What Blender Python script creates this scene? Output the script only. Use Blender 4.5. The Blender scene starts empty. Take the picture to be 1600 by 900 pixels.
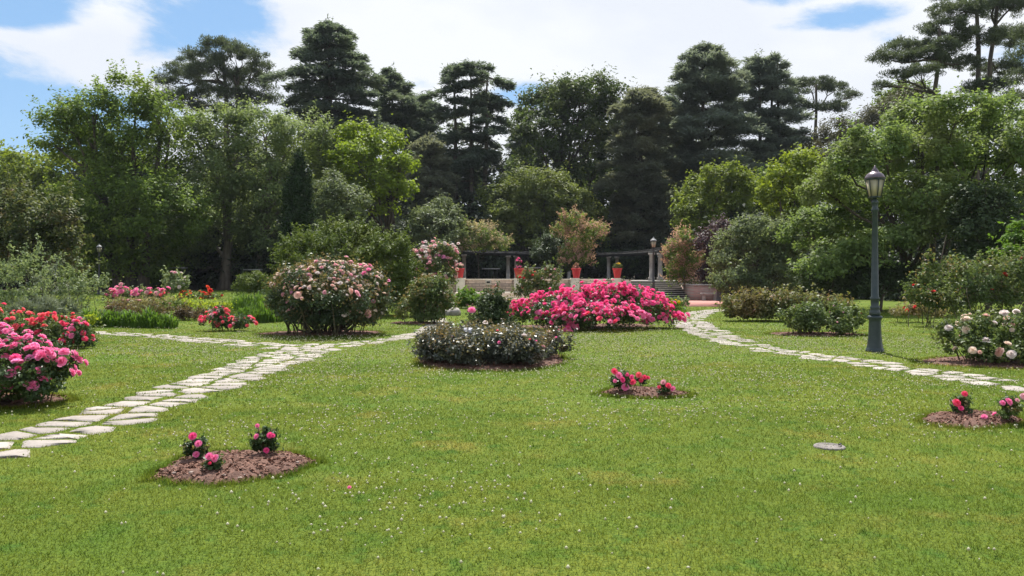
import bpy, math
import numpy as np
from mathutils import Vector

# ------------------------------------------------------------------ scene, camera, sky, sun, exposure
sc = bpy.context.scene
COL = sc.collection
F = 1250.0                      # focal length in photo pixels (1600 wide)
EYE = 1.6
HZ = 430.0
rad = math.radians
SUN_EL, SUN_AZ = 60.0, 2.0      # azimuth clockwise from +Y

cd = bpy.data.cameras.new('camera'); cam = bpy.data.objects.new('camera', cd); COL.objects.link(cam)
cam.location = (0, 0, EYE); cam.rotation_euler = (rad(90), 0, 0)
cd.sensor_width = 36; cd.lens = 36 * F / 1600; cd.shift_y = -20 / 1600
cd.clip_start = .1; cd.clip_end = 4000
sc.camera = cam

world = bpy.data.worlds.new('World'); sc.world = world; world.use_nodes = True
def build_sky():
    nt = world.node_tree; N = nt.nodes; L = nt.links
    N.clear()
    out = N.new('ShaderNodeOutputWorld'); bg = N.new('ShaderNodeBackground')
    sky = N.new('ShaderNodeTexSky'); sky.sky_type = 'NISHITA'; sky.sun_disc = False
    sky.sun_elevation = rad(SUN_EL); sky.sun_rotation = rad(SUN_AZ)
    sky.air_density = 1.0; sky.dust_density = .6; sky.ozone_density = 1.5
    bg.inputs['Strength'].default_value = .1
    tc = N.new('ShaderNodeTexCoord'); sep = N.new('ShaderNodeSeparateXYZ')
    L.new(tc.outputs['Generated'], sep.inputs[0])
    def math_(op, a, b=None, c=None):
        n = N.new('ShaderNodeMath'); n.operation = op
        for i, v in enumerate((a, b, c)):
            if v is None: continue
            if isinstance(v, (int, float)): n.inputs[i].default_value = v
            else: L.new(v, n.inputs[i])
        return n.outputs[0]
    az = math_('ARCTAN2', sep.outputs['X'], sep.outputs['Y'])
    el = math_('ARCSINE', sep.outputs['Z'])
    def noise(scale, detail, rough, dist=0.):
        n = N.new('ShaderNodeTexNoise'); n.inputs['Scale'].default_value = scale
        n.inputs['Detail'].default_value = detail; n.inputs['Roughness'].default_value = rough
        n.inputs['Distortion'].default_value = dist
        mp = N.new('ShaderNodeMapping'); mp.inputs['Scale'].default_value = (1, 1, 2.2)
        L.new(tc.outputs['Generated'], mp.inputs[0]); L.new(mp.outputs[0], n.inputs['Vector'])
        return n.outputs['Fac']
    n1 = noise(5.5, 9, .62, .3); n2 = noise(16, 6, .6)
    # clear patches between the clouds: azimuth, elevation, half widths (radians), depth
    def d(px, py): 
        x, z = (px - 800) / F, (HZ - py) / F
        return math.atan2(x, 1), math.atan2(z, math.hypot(1, x))
    acc = None
    for px, py, sx, sy, w in ((50,190,150,52,1.15),(20,8,90,30,.95),(340,40,130,58,.78),(300,120,60,30,.4),(60,290,150,70,.9),(-120,190,160,120,.8),
                              (1310,28,85,22,.72),(1220,-10,80,22,.6),(640,128,50,22,.6),(825,150,60,22,.75),(955,115,20,8,.3),
                              (1390,62,50,20,.45),(1750,60,150,50,.7),(560,60,60,40,.2)):
        a0, e0 = d(px, py)
        da = math_('MULTIPLY', math_('SUBTRACT', az, a0), F / sx)
        de = math_('MULTIPLY', math_('SUBTRACT', el, e0), F / sy)
        q = math_('ADD', math_('MULTIPLY', da, da), math_('MULTIPLY', de, de))
        g = math_('MULTIPLY', math_('POWER', 2.718, math_('MULTIPLY', q, -.8)), w)
        acc = g if acc is None else math_('MAXIMUM', acc, g)
    # clouds thin out towards the zenith and behind the viewer
    up = math_('MULTIPLY', math_('SUBTRACT', el, .52), 2.2)
    back = math_('MULTIPLY', math_('SUBTRACT', math_('ABSOLUTE', az), .95), .8)
    acc = math_('MAXIMUM', acc, math_('MAXIMUM', math_('MINIMUM', up, .55), math_('MINIMUM', back, .25)))
    tot = math_('ADD', math_('SUBTRACT', 1.02, acc), math_('ADD', math_('MULTIPLY', math_('SUBTRACT', n1, .5), 1.5), math_('MULTIPLY', math_('SUBTRACT', n2, .5), .35)))
    mr = N.new('ShaderNodeMapRange'); mr.interpolation_type = 'SMOOTHSTEP'
    mr.inputs['From Min'].default_value = .32; mr.inputs['From Max'].default_value = .70
    L.new(tot, mr.inputs['Value'])
    # cloud brightness with soft grey undersides
    n3 = noise(3.2, 4, .5)
    cr = N.new('ShaderNodeMix'); cr.data_type = 'RGBA'
    cr.inputs[6].default_value = (5.45, 5.75, 6.3, 1); cr.inputs[7].default_value = (6.1, 6.3, 6.6, 1)
    m3 = N.new('ShaderNodeMapRange'); m3.inputs['From Min'].default_value = .42; m3.inputs['From Max'].default_value = .55
    L.new(n3, m3.inputs['Value']); L.new(m3.outputs[0], cr.inputs[0])
    # thin high haze in the blue
    hz = N.new('ShaderNodeMix'); hz.data_type = 'RGBA';  hz.inputs[0].default_value = .6
    L.new(sky.outputs[0], hz.inputs[6]); hz.inputs[7].default_value = (1.5, 3.1, 5.3, 1)
    mx = N.new('ShaderNodeMix'); mx.data_type = 'RGBA'
    L.new(mr.outputs[0], mx.inputs[0]); L.new(hz.outputs[2], mx.inputs[6]); L.new(cr.outputs[2], mx.inputs[7])
    L.new(mx.outputs[2], bg.inputs['Color']); L.new(bg.outputs[0], out.inputs['Surface'])
build_sky()

sd = bpy.data.lights.new('sun', 'SUN'); sun = bpy.data.objects.new('sun', sd); COL.objects.link(sun)
sd.energy = 5.0; sd.angle = rad(.53); sd.color = (1, .955, .88)
sv = Vector((math.sin(rad(SUN_AZ)) * math.cos(rad(SUN_EL)), math.cos(rad(SUN_AZ)) * math.cos(rad(SUN_EL)), math.sin(rad(SUN_EL))))
sun.rotation_euler = sv.to_track_quat('Z', 'Y').to_euler(); sun.location = (0, 0, 60)

vs = sc.view_settings
vs.view_transform = 'Standard'; vs.look = 'None'; vs.gamma = 1; vs.exposure = .66; vs.use_curve_mapping = False
try:
    sc.cycles.max_bounces = 10; sc.cycles.diffuse_bounces = 6; sc.cycles.glossy_bounces = 2
    sc.cycles.transmission_bounces = 4; sc.cycles.transparent_max_bounces = 6
    sc.cycles.caustics_reflective = False; sc.cycles.caustics_refractive = False
    sc.cycles.sample_clamp_indirect = 4; sc.cycles.use_denoising = True; sc.cycles.denoising_input_passes = 'RGB_ALBEDO_NORMAL'; sc.cycles.denoising_prefilter = 'NONE'
except Exception: pass

# ------------------------------------------------------------------ helpers
def sstep(a, b, x):
    t = np.clip((np.asarray(x, float) - a) / (b - a), 0, 1); return t * t * (3 - 2 * t)
def gz(x, y):
    """height of the ground"""
    y = np.asarray(y, float); x = np.asarray(x, float)
    a = .6 * sstep(23, 48, y) * sstep(-1, -10, x)
    z = np.maximum(a, 1.15 * sstep(54.5, 62, y))
    return z + 1.6 * sstep(75, 130, y) + .02 * np.sin(x * .7 + 1) * np.sin(y * .45) * sstep(5, 9, y)
def G(px, py):
    Y = 25.
    for _ in range(60):
        z = float(gz((px - 800) / F * Y, Y)); Y = .5 * Y + .5 * min(120, (EYE - z) * F / max(py - HZ, 3))
    return np.array([(px - 800) / F * Y, Y, float(gz((px - 800) / F * Y, Y))])
def W(px, py, Y): return np.array([(px - 800) / F * Y, Y, EYE - (py - HZ) / F * Y])
def rng_(s): return np.random.default_rng(s)
def unit(v): return v / np.maximum(np.linalg.norm(v, axis=-1, keepdims=True), 1e-9)

def build(name, V, Q=None, T=None, mat=None, parent=None, origin=None, smooth=False):
    V = np.asarray(V, float).reshape(-1, 3)
    me = bpy.data.meshes.new(name)
    o = bpy.data.objects.new(name, me); COL.objects.link(o)
    if parent is not None: off = np.array(parent['_o']); o.parent = parent; o['_o'] = parent['_o']
    else:
        off = np.zeros(3) if origin is None else np.array(origin, float); o.location = off; o['_o'] = list(map(float, off))
    V = V - off
    Q = np.zeros((0, 4), int) if Q is None else np.asarray(Q, int).reshape(-1, 4)
    T = np.zeros((0, 3), int) if T is None else np.asarray(T, int).reshape(-1, 3)
    nl = Q.size + T.size; nf = len(Q) + len(T)
    me.vertices.add(len(V)); me.loops.add(nl); me.polygons.add(nf)
    me.vertices.foreach_set('co', V.astype(np.float32).ravel())
    me.loops.foreach_set('vertex_index', np.concatenate([Q.ravel(), T.ravel()]).astype(np.int32))
    st = np.concatenate([np.arange(len(Q)) * 4, Q.size + np.arange(len(T)) * 3]).astype(np.int32)
    me.polygons.foreach_set('loop_start', st)
    me.polygons.foreach_set('loop_total', np.concatenate([np.full(len(Q), 4), np.full(len(T), 3)]).astype(np.int32))
    if smooth: me.polygons.foreach_set('use_smooth', np.ones(nf, bool))
    me.update(calc_edges=True)
    if mat: me.materials.append(mat)
    return o
def empty(name, loc):
    o = bpy.data.objects.new(name, None); COL.objects.link(o); o.location = tuple(map(float, loc)); o['_o'] = list(map(float, loc)); o.empty_display_size = .2
    return o
def tag(o, label=None, cat=None, group=None, kind=None):
    if label: o['label'] = label
    if cat: o['category'] = cat
    if group: o['group'] = group
    if kind: o['kind'] = kind
    return o
def thing(name, loc, label, cat, group=None): return tag(empty(name, loc), label, cat, group)

class MB:
    def __init__(s): s.v = []; s.q = []; s.t = []; s.n = 0
    def add(s, V, Q=None, T=None):
        V = np.asarray(V, float).reshape(-1, 3)
        if Q is not None and len(Q): s.q.append(np.asarray(Q, int) + s.n)
        if T is not None and len(T): s.t.append(np.asarray(T, int) + s.n)
        s.v.append(V); s.n += len(V); return s
    def box(s, lo, hi, taper=0):
        x0, y0, z0 = lo; x1, y1, z1 = hi; t = taper
        s.add([(x0,y0,z0),(x1,y0,z0),(x1,y1,z0),(x0,y1,z0),(x0+t,y0+t,z1),(x1-t,y0+t,z1),(x1-t,y1-t,z1),(x0+t,y1-t,z1)],
              [(3,2,1,0),(4,5,6,7),(0,1,5,4),(1,2,6,5),(2,3,7,6),(3,0,4,7)]); return s
    def bbox(s, lo, hi, b=.01):
        """box with chamfered vertical and top edges"""
        x0, y0, z0 = lo; x1, y1, z1 = hi
        def ring(i, z):
            return [(x0+b+i,y0+i,z),(x1-b-i,y0+i,z),(x1-i,y0+b+i,z),(x1-i,y1-b-i,z),(x1-b-i,y1-i,z),(x0+b+i,y1-i,z),(x0+i,y1-b-i,z),(x0+i,y0+b+i,z)]
        V = ring(0, z0) + ring(0, z1 - b) + ring(b * .7, z1)
        Q = [(k*8+i, k*8+(i+1)%8, k*8+8+(i+1)%8, k*8+8+i) for k in range(2) for i in range(8)]
        V.append(((x0+x1)/2, (y0+y1)/2, z1)); T = [(16+i, 16+(i+1)%8, 24) for i in range(8)]
        s.add(V, Q, T); return s
    def lathe(s, prof, c=(0,0,0), n=16, sq=False, ph=0):
        a = np.arange(n) / n * 2 * np.pi + ph
        V = np.concatenate([np.stack([c[0] + r*np.cos(a), c[1] + r*np.sin(a), np.full(n, c[2] + z)], 1) for r, z in prof])
        Q = [(k*n+i, k*n+(i+1)%n, (k+1)*n+(i+1)%n, (k+1)*n+i) for k in range(len(prof)-1) for i in range(n)]
        V = np.concatenate([V, [(c[0], c[1], c[2]+prof[0][1]), (c[0], c[1], c[2]+prof[-1][1])]])
        m = len(prof)*n; T = [(m, (i+1)%n, i) for i in range(n)] + [(m+1, m-n+i, m-n+(i+1)%n) for i in range(n)]
        s.add(V, Q, T); return s
    def tube(s, P, R, n=7):
        P = np.asarray(P, float); R = np.broadcast_to(np.asarray(R, float), (len(P),))
        d = np.gradient(P, axis=0); d = unit(d)
        ref = np.array([.31, .17, .93]) if abs(d[0] @ np.array([.31,.17,.93])) < .95 else np.array([1., 0, 0])
        u = unit(np.cross(d, ref)); w = np.cross(d, u)
        a = np.arange(n) / n * 2 * np.pi
        V = (P[:, None] + R[:, None, None] * (np.cos(a)[None, :, None] * u[:, None] + np.sin(a)[None, :, None] * w[:, None])).reshape(-1, 3)
        k = np.arange(len(P)-1)[:, None]; i = np.arange(n)[None]
        Q = np.stack([k*n+i, k*n+(i+1)%n, (k+1)*n+(i+1)%n, (k+1)*n+i], -1).reshape(-1, 4)
        V = np.concatenate([V, P[:1], P[-1:]]); m = len(P)*n
        T = [(m, (j+1)%n, j) for j in range(n)] + [(m+1, m-n+j, m-n+(j+1)%n) for j in range(n)]
        s.add(V, Q, T); return s
    def build(s, name, mat, parent=None, origin=None, smooth=False):
        if not s.v: s.add([(0,0,0)]*3, None, [(0,1,2)])
        return build(name, np.concatenate(s.v), np.concatenate(s.q) if s.q else None, np.concatenate(s.t) if s.t else None, mat, parent, origin, smooth)

# ------------------------------------------------------------------ materials
def nodes(name):
    m = bpy.data.materials.new(name); m.use_nodes = True; nt = m.node_tree; nt.nodes.clear()
    return m, nt.nodes, nt.links
def c4(c): return (*c, 1)
def mixc(N, L, fac, a, b, blend='MIX'):
    n = N.new('ShaderNodeMix'); n.data_type = 'RGBA'; n.blend_type = blend
    if isinstance(fac, float): n.inputs[0].default_value = fac
    else: L.new(fac, n.inputs[0])
    for i, v in ((6, a), (7, b)):
        if isinstance(v, tuple): n.inputs[i].default_value = c4(v)
        else: L.new(v, n.inputs[i])
    return n.outputs[2]
def wnoise(N, L, scale, detail=3, rough=.55, world_space=True, vec=None):
    n = N.new('ShaderNodeTexNoise'); n.inputs['Scale'].default_value = scale; n.inputs['Detail'].default_value = detail; n.inputs['Roughness'].default_value = rough
    if vec is None:
        g = N.new('ShaderNodeNewGeometry'); vec = g.outputs['Position']
    L.new(vec, n.inputs['Vector']); return n.outputs['Fac']
def ramp(N, L, fac, lo, hi):
    r = N.new('ShaderNodeMapRange'); r.interpolation_type = 'SMOOTHSTEP'; r.inputs['From Min'].default_value = lo; r.inputs['From Max'].default_value = hi
    L.new(fac, r.inputs['Value']); return r.outputs[0]
def leaf_mat(name, a, b, patch=None, pscale=.8, transl=.42, rough=.55, spec=.2, plo=.5, phi=.68, glow=(1.5, 1.45, .7)):
    """leaf: every leaf its own tone between a and b, age patches of another tone, light passing through"""
    m, N, L = nodes(name)
    g = N.new('ShaderNodeNewGeometry')
    c = mixc(N, L, g.outputs['Random Per Island'], a, b)
    if patch: c = mixc(N, L, ramp(N, L, wnoise(N, L, pscale), plo, phi), c, patch)
    p = N.new('ShaderNodeBsdfPrincipled'); p.inputs['Roughness'].default_value = rough; p.inputs['Specular IOR Level'].default_value = spec
    L.new(c, p.inputs['Base Color'])
    t = N.new('ShaderNodeBsdfTranslucent')
    tcol = mixc(N, L, .55, c, tuple(min(1, v * f) for v, f in zip(b, glow)))
    L.new(tcol, t.inputs['Color'])
    mx = N.new('ShaderNodeMixShader'); mx.inputs[0].default_value = transl
    L.new(p.outputs[0], mx.inputs[1]); L.new(t.outputs[0], mx.inputs[2])
    o = N.new('ShaderNodeOutputMaterial'); L.new(mx.outputs[0], o.inputs['Surface'])
    return m
def solid_mat(name, a, b=None, scale=6, rough=.7, bump=.0, bscale=40, metal=0, spec=.4, streak=False):
    m, N, L = nodes(name)
    b = b or tuple(v * .7 for v in a)
    g = N.new('ShaderNodeNewGeometry'); vec = g.outputs['Position']
    if streak:
        mp = N.new('ShaderNodeMapping'); mp.inputs['Scale'].default_value = (1, 1, .18); L.new(vec, mp.inputs[0]); vec = mp.outputs[0]
    c = mixc(N, L, ramp(N, L, wnoise(N, L, scale, 6, .65, vec=vec), .35, .68), a, b)
    p = N.new('ShaderNodeBsdfPrincipled'); L.new(c, p.inputs['Base Color']); p.inputs['Roughness'].default_value = rough
    p.inputs['Metallic'].default_value = metal; p.inputs['Specular IOR Level'].default_value = spec
    if bump:
        bn = N.new('ShaderNodeBump'); bn.inputs['Strength'].default_value = bump; bn.inputs['Distance'].default_value = .03
        L.new(wnoise(N, L, bscale, 5, .6, vec=vec), bn.inputs['Height']); L.new(bn.outputs[0], p.inputs['Normal'])
    o = N.new('ShaderNodeOutputMaterial'); L.new(p.outputs[0], o.inputs['Surface'])
    return m
def brick_mat(name, a, b, mortar, bw=.3, bh=.1):
    m, N, L = nodes(name)
    tc = N.new('ShaderNodeTexCoord'); mp = N.new('ShaderNodeMapping'); mp.inputs['Rotation'].default_value = (rad(-90), 0, 0)
    L.new(tc.outputs['Object'], mp.inputs[0])
    br = N.new('ShaderNodeTexBrick'); L.new(mp.outputs[0], br.inputs['Vector'])
    br.inputs['Color1'].default_value = c4(a); br.inputs['Color2'].default_value = c4(b); br.inputs['Mortar'].default_value = c4(mortar)
    br.inputs['Scale'].default_value = 1; br.inputs['Brick Width'].default_value = bw; br.inputs['Row Height'].default_value = bh; br.inputs['Mortar Size'].default_value = .022
    st = mixc(N, L, ramp(N, L, wnoise(N, L, 1.3, 5), .5, .72), br.outputs['Color'], tuple(v * .5 for v in a))
    p = N.new('ShaderNodeBsdfPrincipled'); L.new(st, p.inputs['Base Color']); p.inputs['Roughness'].default_value = .9
    bn = N.new('ShaderNodeBump'); bn.inputs['Strength'].default_value = .5; bn.inputs['Distance'].default_value = .01; bn.invert = True
    L.new(br.outputs['Fac'], bn.inputs['Height']); L.new(bn.outputs[0], p.inputs['Normal'])
    o = N.new('ShaderNodeOutputMaterial'); L.new(p.outputs[0], o.inputs['Surface']); return m
def lawn_color(N, L):
    g1 = wnoise(N, L, .32, 4); g2 = wnoise(N, L, 1.7, 5, .6); g3 = wnoise(N, L, .9, 5, .6)
    c = mixc(N, L, ramp(N, L, g1, .36, .66), (.128, .176, .020), (.180, .214, .028))
    c = mixc(N, L, ramp(N, L, g2, .48, .74), c, (.092, .16, .016))
    c = mixc(N, L, ramp(N, L, g3, .53, .72), c, (.25, .225, .045))
    c = mixc(N, L, ramp(N, L, wnoise(N, L, 4.2, 4, .65), .50, .72), c, (.07, .145, .018))
    return mixc(N, L, ramp(N, L, wnoise(N, L, .55, 3, .5), .56, .70), c, (.112, .178, .020))
def lawn_mat():
    m, N, L = nodes('lawn')
    c = lawn_color(N, L)
    c = mixc(N, L, ramp(N, L, wnoise(N, L, 42, 4, .7), .35, .7), c, (.05, .085, .014))
    p = N.new('ShaderNodeBsdfPrincipled'); L.new(c, p.inputs['Base Color']); p.inputs['Roughness'].default_value = .9; p.inputs['Specular IOR Level'].default_value = .1
    bn = N.new('ShaderNodeBump'); bn.inputs['Strength'].default_value = .6; bn.inputs['Distance'].default_value = .04
    L.new(wnoise(N, L, 30, 6, .7), bn.inputs['Height']); L.new(bn.outputs[0], p.inputs['Normal'])
    o = N.new('ShaderNodeOutputMaterial'); L.new(p.outputs[0], o.inputs['Surface']); return m
def blade_mat():
    m, N, L = nodes('grass_blade')
    g = N.new('ShaderNodeNewGeometry'); c = lawn_color(N, L)
    v = mixc(N, L, g.outputs['Random Per Island'], (.52, .56, .6), (1.6, 1.5, 1.5))
    c = mixc(N, L, 1.0, c, v, 'MULTIPLY')
    p = N.new('ShaderNodeBsdfPrincipled'); L.new(c, p.inputs['Base Color']); p.inputs['Roughness'].default_value = .6; p.inputs['Specular IOR Level'].default_value = .1
    t = N.new('ShaderNodeBsdfTranslucent'); L.new(c, t.inputs['Color'])
    mx = N.new('ShaderNodeMixShader'); mx.inputs[0].default_value = .5; L.new(p.outputs[0], mx.inputs[1]); L.new(t.outputs[0], mx.inputs[2])
    o = N.new('ShaderNodeOutputMaterial'); L.new(mx.outputs[0], o.inputs['Surface']); return m

M = {}
M['lawn'] = lawn_mat(); M['blade'] = blade_mat()
M['clover'] = leaf_mat('clover', (.40, .40, .27), (.62, .60, .48), transl=.3, rough=.8)
M['stone'] = None
def stone_mat():
    m, N, L = nodes('flagstone'); g = N.new('ShaderNodeNewGeometry')
    c = mixc(N, L, g.outputs['Random Per Island'], (.30, .265, .24), (.43, .385, .345))
    c = mixc(N, L, ramp(N, L, wnoise(N, L, 3.2, 6, .65), .48, .72), c, (.21, .19, .165))
    c = mixc(N, L, ramp(N, L, wnoise(N, L, 11, 5, .7), .58, .72), c, (.17, .175, .12))
    p = N.new('ShaderNodeBsdfPrincipled'); L.new(c, p.inputs['Base Color']); p.inputs['Roughness'].default_value = .9; p.inputs['Specular IOR Level'].default_value = .2
    bn = N.new('ShaderNodeBump'); bn.inputs['Strength'].default_value = .6; bn.inputs['Distance'].default_value = .03
    L.new(wnoise(N, L, 18, 6, .65), bn.inputs['Height']); L.new(bn.outputs[0], p.inputs['Normal'])
    o = N.new('ShaderNodeOutputMaterial'); L.new(p.outputs[0], o.inputs['Surface']); return m
M['stone'] = stone_mat()
M['mulch'] = solid_mat('mulch', (.20, .108, .08), (.10, .054, .04), 14, .95, .9, 60)
M['chip'] = leaf_mat('bark_chip', (.12, .058, .04), (.33, .185, .14), transl=0, rough=.9, spec=.2)
M['pebble'] = solid_mat('pebble', (.32, .25, .21), (.2, .15, .13), 20, .8)
M['forest'] = solid_mat('woodland_earth', (.06, .045, .03), (.03, .024, .016), 3, .95)
M['bark'] = solid_mat('bark', (.10, .08, .062), (.04, .032, .026), 5, .95, .8, 14, streak=True)
M['pale_bark'] = solid_mat('pale_bark', (.20, .17, .14), (.10, .085, .07), 6, .95, .8, 14, streak=True)
M['stem'] = solid_mat('stem', (.10, .085, .045), (.05, .045, .025), 9, .8)
M['iron'] = solid_mat('green_iron', (.013, .028, .032), (.026, .042, .045), 9, .45, .15, 60, spec=.5)
M['black_iron'] = solid_mat('black_iron', (.02, .022, .024), (.03, .03, .032), 9, .5, spec=.5)
M['lamp_roof'] = solid_mat('lamp_roof', (.17, .13, .15), (.10, .08, .09), 12, .35, .1, 60, metal=.6)
M['zinc'] = solid_mat('zinc', (.3, .3, .3), (.2, .2, .2), 12, .5)
M['terracotta'] = solid_mat('red_pot', (.55, .035, .045), (.46, .028, .035), 4, .6)
M['pave'] = solid_mat('red_paving', (.52, .235, .20), (.42, .20, .17), 1.6, .9, .2, 50)
M['brick'] = brick_mat('pale_brick', (.62, .46, .34), (.48, .35, .26), (.24, .18, .14), .5, .17)
M['red_brick'] = brick_mat('red_brick', (.48, .28, .24), (.34, .19, .17), (.34, .28, .24))
M['cream'] = solid_mat('cream_stone', (.78, .68, .53), (.62, .53, .41), 2.2, .85, .2, 30)
M['coping'] = solid_mat('coping_stone', (.66, .58, .45), (.52, .45, .35), 2, .8, .15, 30)
M['grey_stone'] = solid_mat('grey_stone', (.34, .31, .28), (.22, .20, .185), 2.6, .9, .4, 22)
M['riser'] = solid_mat('shaded_riser_stone', (.085, .075, .068), (.05, .045, .04), 3, .9)  # same steps as the treads, with the shade of the risers painted dark
M['step'] = solid_mat('step_stone', (.40, .37, .33), (.26, .24, .215), 2.4, .85, .3, 22)
M['timber'] = solid_mat('dark_timber', (.010, .010, .012), (.02, .018, .018), 5, .75)
M['weathered'] = solid_mat('highlight_timber', (.07, .068, .066), (.04, .038, .035), 5, .75)  # lighter grey than the beams: highlights on the rafters put into the colour
M['hole_shade'] = solid_mat('recess_shade', (.02, .018, .016), (.03, .028, .025), 8, .9)  # near black, paints the shade inside the spout hole
M['relief'] = solid_mat('relief_stone', (.60, .52, .40), (.45, .38, .30), 6, .8, .3, 40)
M['cover'] = solid_mat('cover_stone', (.25, .22, .205), (.15, .13, .125), 9, .85, .6, 40)
M['plate'] = solid_mat('plate', (.45, .45, .52), (.38, .38, .45), 12, .5)
M['white_plate'] = solid_mat('white_plate', (.75, .75, .72), (.65, .65, .62), 12, .5)
def glass_mat():
    m, N, L = nodes('frosted_pane')
    p = N.new('ShaderNodeBsdfPrincipled'); p.inputs['Base Color'].default_value = (.66, .62, .50, 1); p.inputs['Roughness'].default_value = .35
    t = N.new('ShaderNodeBsdfTranslucent'); t.inputs['Color'].default_value = (.80, .74, .58, 1)
    mx = N.new('ShaderNodeMixShader'); mx.inputs[0].default_value = .5; L.new(p.outputs[0], mx.inputs[1]); L.new(t.outputs[0], mx.inputs[2])
    o = N.new('ShaderNodeOutputMaterial'); L.new(mx.outputs[0], o.inputs['Surface']); return m
M['pane'] = glass_mat()
def water_mat():
    m, N, L = nodes('water')
    p = N.new('ShaderNodeBsdfPrincipled'); p.inputs['Base Color'].default_value = (.04, .06, .05, 1); p.inputs['Roughness'].default_value = .06
    bn = N.new('ShaderNodeBump'); bn.inputs['Strength'].default_value = .15; L.new(wnoise(N, L, 5, 3), bn.inputs['Height']); L.new(bn.outputs[0], p.inputs['Normal'])
    o = N.new('ShaderNodeOutputMaterial'); L.new(p.outputs[0], o.inputs['Surface']); return m
M['water'] = water_mat()

LM = {}
def lm(k, *a, **kw): LM[k] = leaf_mat(k + '_leaf', *a, **kw)
lm('mid', (0.075, 0.132, 0.028), (0.161, 0.230, 0.048), (0.230, 0.276, 0.046), .22, transl=.5)
lm('olive', (0.081, 0.115, 0.032), (0.161, 0.201, 0.052), (0.207, 0.230, 0.057), .3, transl=.48)
lm('bright', (.13, .20, .022), (.22, .30, .03), (.20, .26, .03), .4, transl=.5)
lm('lime', (.14, .21, .02), (.24, .30, .03), transl=.5)
lm('sage', (.09, .125, .06), (.16, .20, .10), (.12, .16, .06), .5)
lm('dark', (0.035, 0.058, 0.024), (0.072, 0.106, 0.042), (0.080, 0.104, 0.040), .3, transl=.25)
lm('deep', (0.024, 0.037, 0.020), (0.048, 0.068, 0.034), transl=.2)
lm('cypress', (.016, .034, .014), (.036, .064, .024), transl=.12, rough=.8)
lm('cedar', (0.056, 0.083, 0.069), (0.125, 0.163, 0.131), (0.138, 0.169, 0.106), .2, transl=.5, rough=.6)
lm('blue_cedar', (0.095, 0.123, 0.112), (0.185, 0.224, 0.202), (0.190, 0.218, 0.162), .22, transl=.5, rough=.6)
lm('grey_fir', (0.095, 0.112, 0.087), (0.179, 0.196, 0.146), (0.190, 0.185, 0.123), .25, transl=.5, rough=.6)
lm('pine', (0.050, 0.070, 0.043), (0.100, 0.131, 0.075), (0.112, 0.138, 0.075), .25, transl=.38, rough=.6)
lm('brown_pine', (0.060, 0.060, 0.034), (0.108, 0.108, 0.054), (0.090, 0.102, 0.042), .25, transl=.25, rough=.6)
lm('reddish', (0.065, 0.111, 0.034), (0.124, 0.137, 0.052), (0.195, 0.111, 0.065), .5, plo=.54)
lm('purple', (0.049, 0.028, 0.039), (0.105, 0.063, 0.077), transl=.25)
lm('grey_green', (0.092, 0.132, 0.067), (0.184, 0.224, 0.115), (0.127, 0.161, 0.069), .5, transl=.48)
lm('rose', (0.031, 0.062, 0.025), (0.075, 0.125, 0.045), (0.100, 0.150, 0.037), 1.5, rough=.45, spec=.3, transl=.35)
lm('rose_light', (0.062, 0.106, 0.035), (0.138, 0.188, 0.062), (0.163, 0.188, 0.056), 1.3, rough=.48, spec=.28, transl=.4)
lm('rose_tip', (0.100, 0.106, 0.037), (0.213, 0.169, 0.075), (0.213, 0.106, 0.062), 1.6, rough=.5, spec=.3)
lm('rose_blue', (.040, .052, .038), (.095, .105, .082), (.15, .10, .06), 1.1, rough=.36, spec=.5, transl=.24, plo=.54)
lm('variegated', (.10, .15, .06), (.27, .33, .18), (.12, .17, .06), 1.4, transl=.35)
lm('herb', (.06, .13, .018), (.13, .23, .03), transl=.45)
lm('grass_tall', (.055, .12, .018), (.11, .20, .028), transl=.45)
lm('lavender', (.11, .145, .09), (.19, .22, .155), transl=.35)
lm('heather', (.075, .055, .03), (.14, .10, .055), (.10, .12, .035), 1.0)
lm('tan', (.17, .16, .07), (.27, .24, .12), (.25, .17, .11), 1.3)
lm('chartreuse', (.22, .30, .025), (.34, .40, .04), transl=.5)
lm('plume_peach', (.38, .22, .18), (.50, .33, .28), (.36, .19, .17), .8, transl=.45, rough=.8)
lm('plume_cream', (.36, .28, .21), (.48, .40, .31), (.16, .18, .07), .8, transl=.45, rough=.8)
lm('plume_pink', (.24, .135, .11), (.34, .20, .16), (.17, .10, .08), .8, transl=.4, rough=.8)
def petal(k, a, b, transl=.5): LM[k] = leaf_mat(k + '_petal', a, b, transl=transl, rough=.55, spec=.25, glow=(1.05, 1.0, 1.08))
petal('pink', (.93, .20, .46), (.96, .40, .62)); petal('hot', (.90, .065, .18), (.94, .18, .32)); petal('coral', (.92, .13, .17), (.95, .28, .30))
petal('pale', (.82, .40, .46), (.88, .60, .64)); petal('cream', (.86, .70, .56), (.90, .80, .70)); petal('white', (.80, .72, .68), (.88, .82, .78))
petal('magenta', (.92, .075, .32), (.95, .20, .47)); petal('red', (.70, .03, .03), (.78, .08, .06)); petal('orange_red', (.74, .07, .03), (.80, .16, .08)); petal('mauve', (.88, .34, .60), (.92, .52, .74))
petal('yellow', (.80, .55, .02), (.85, .65, .05)); petal('blush', (.84, .52, .44), (.88, .68, .60))

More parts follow.
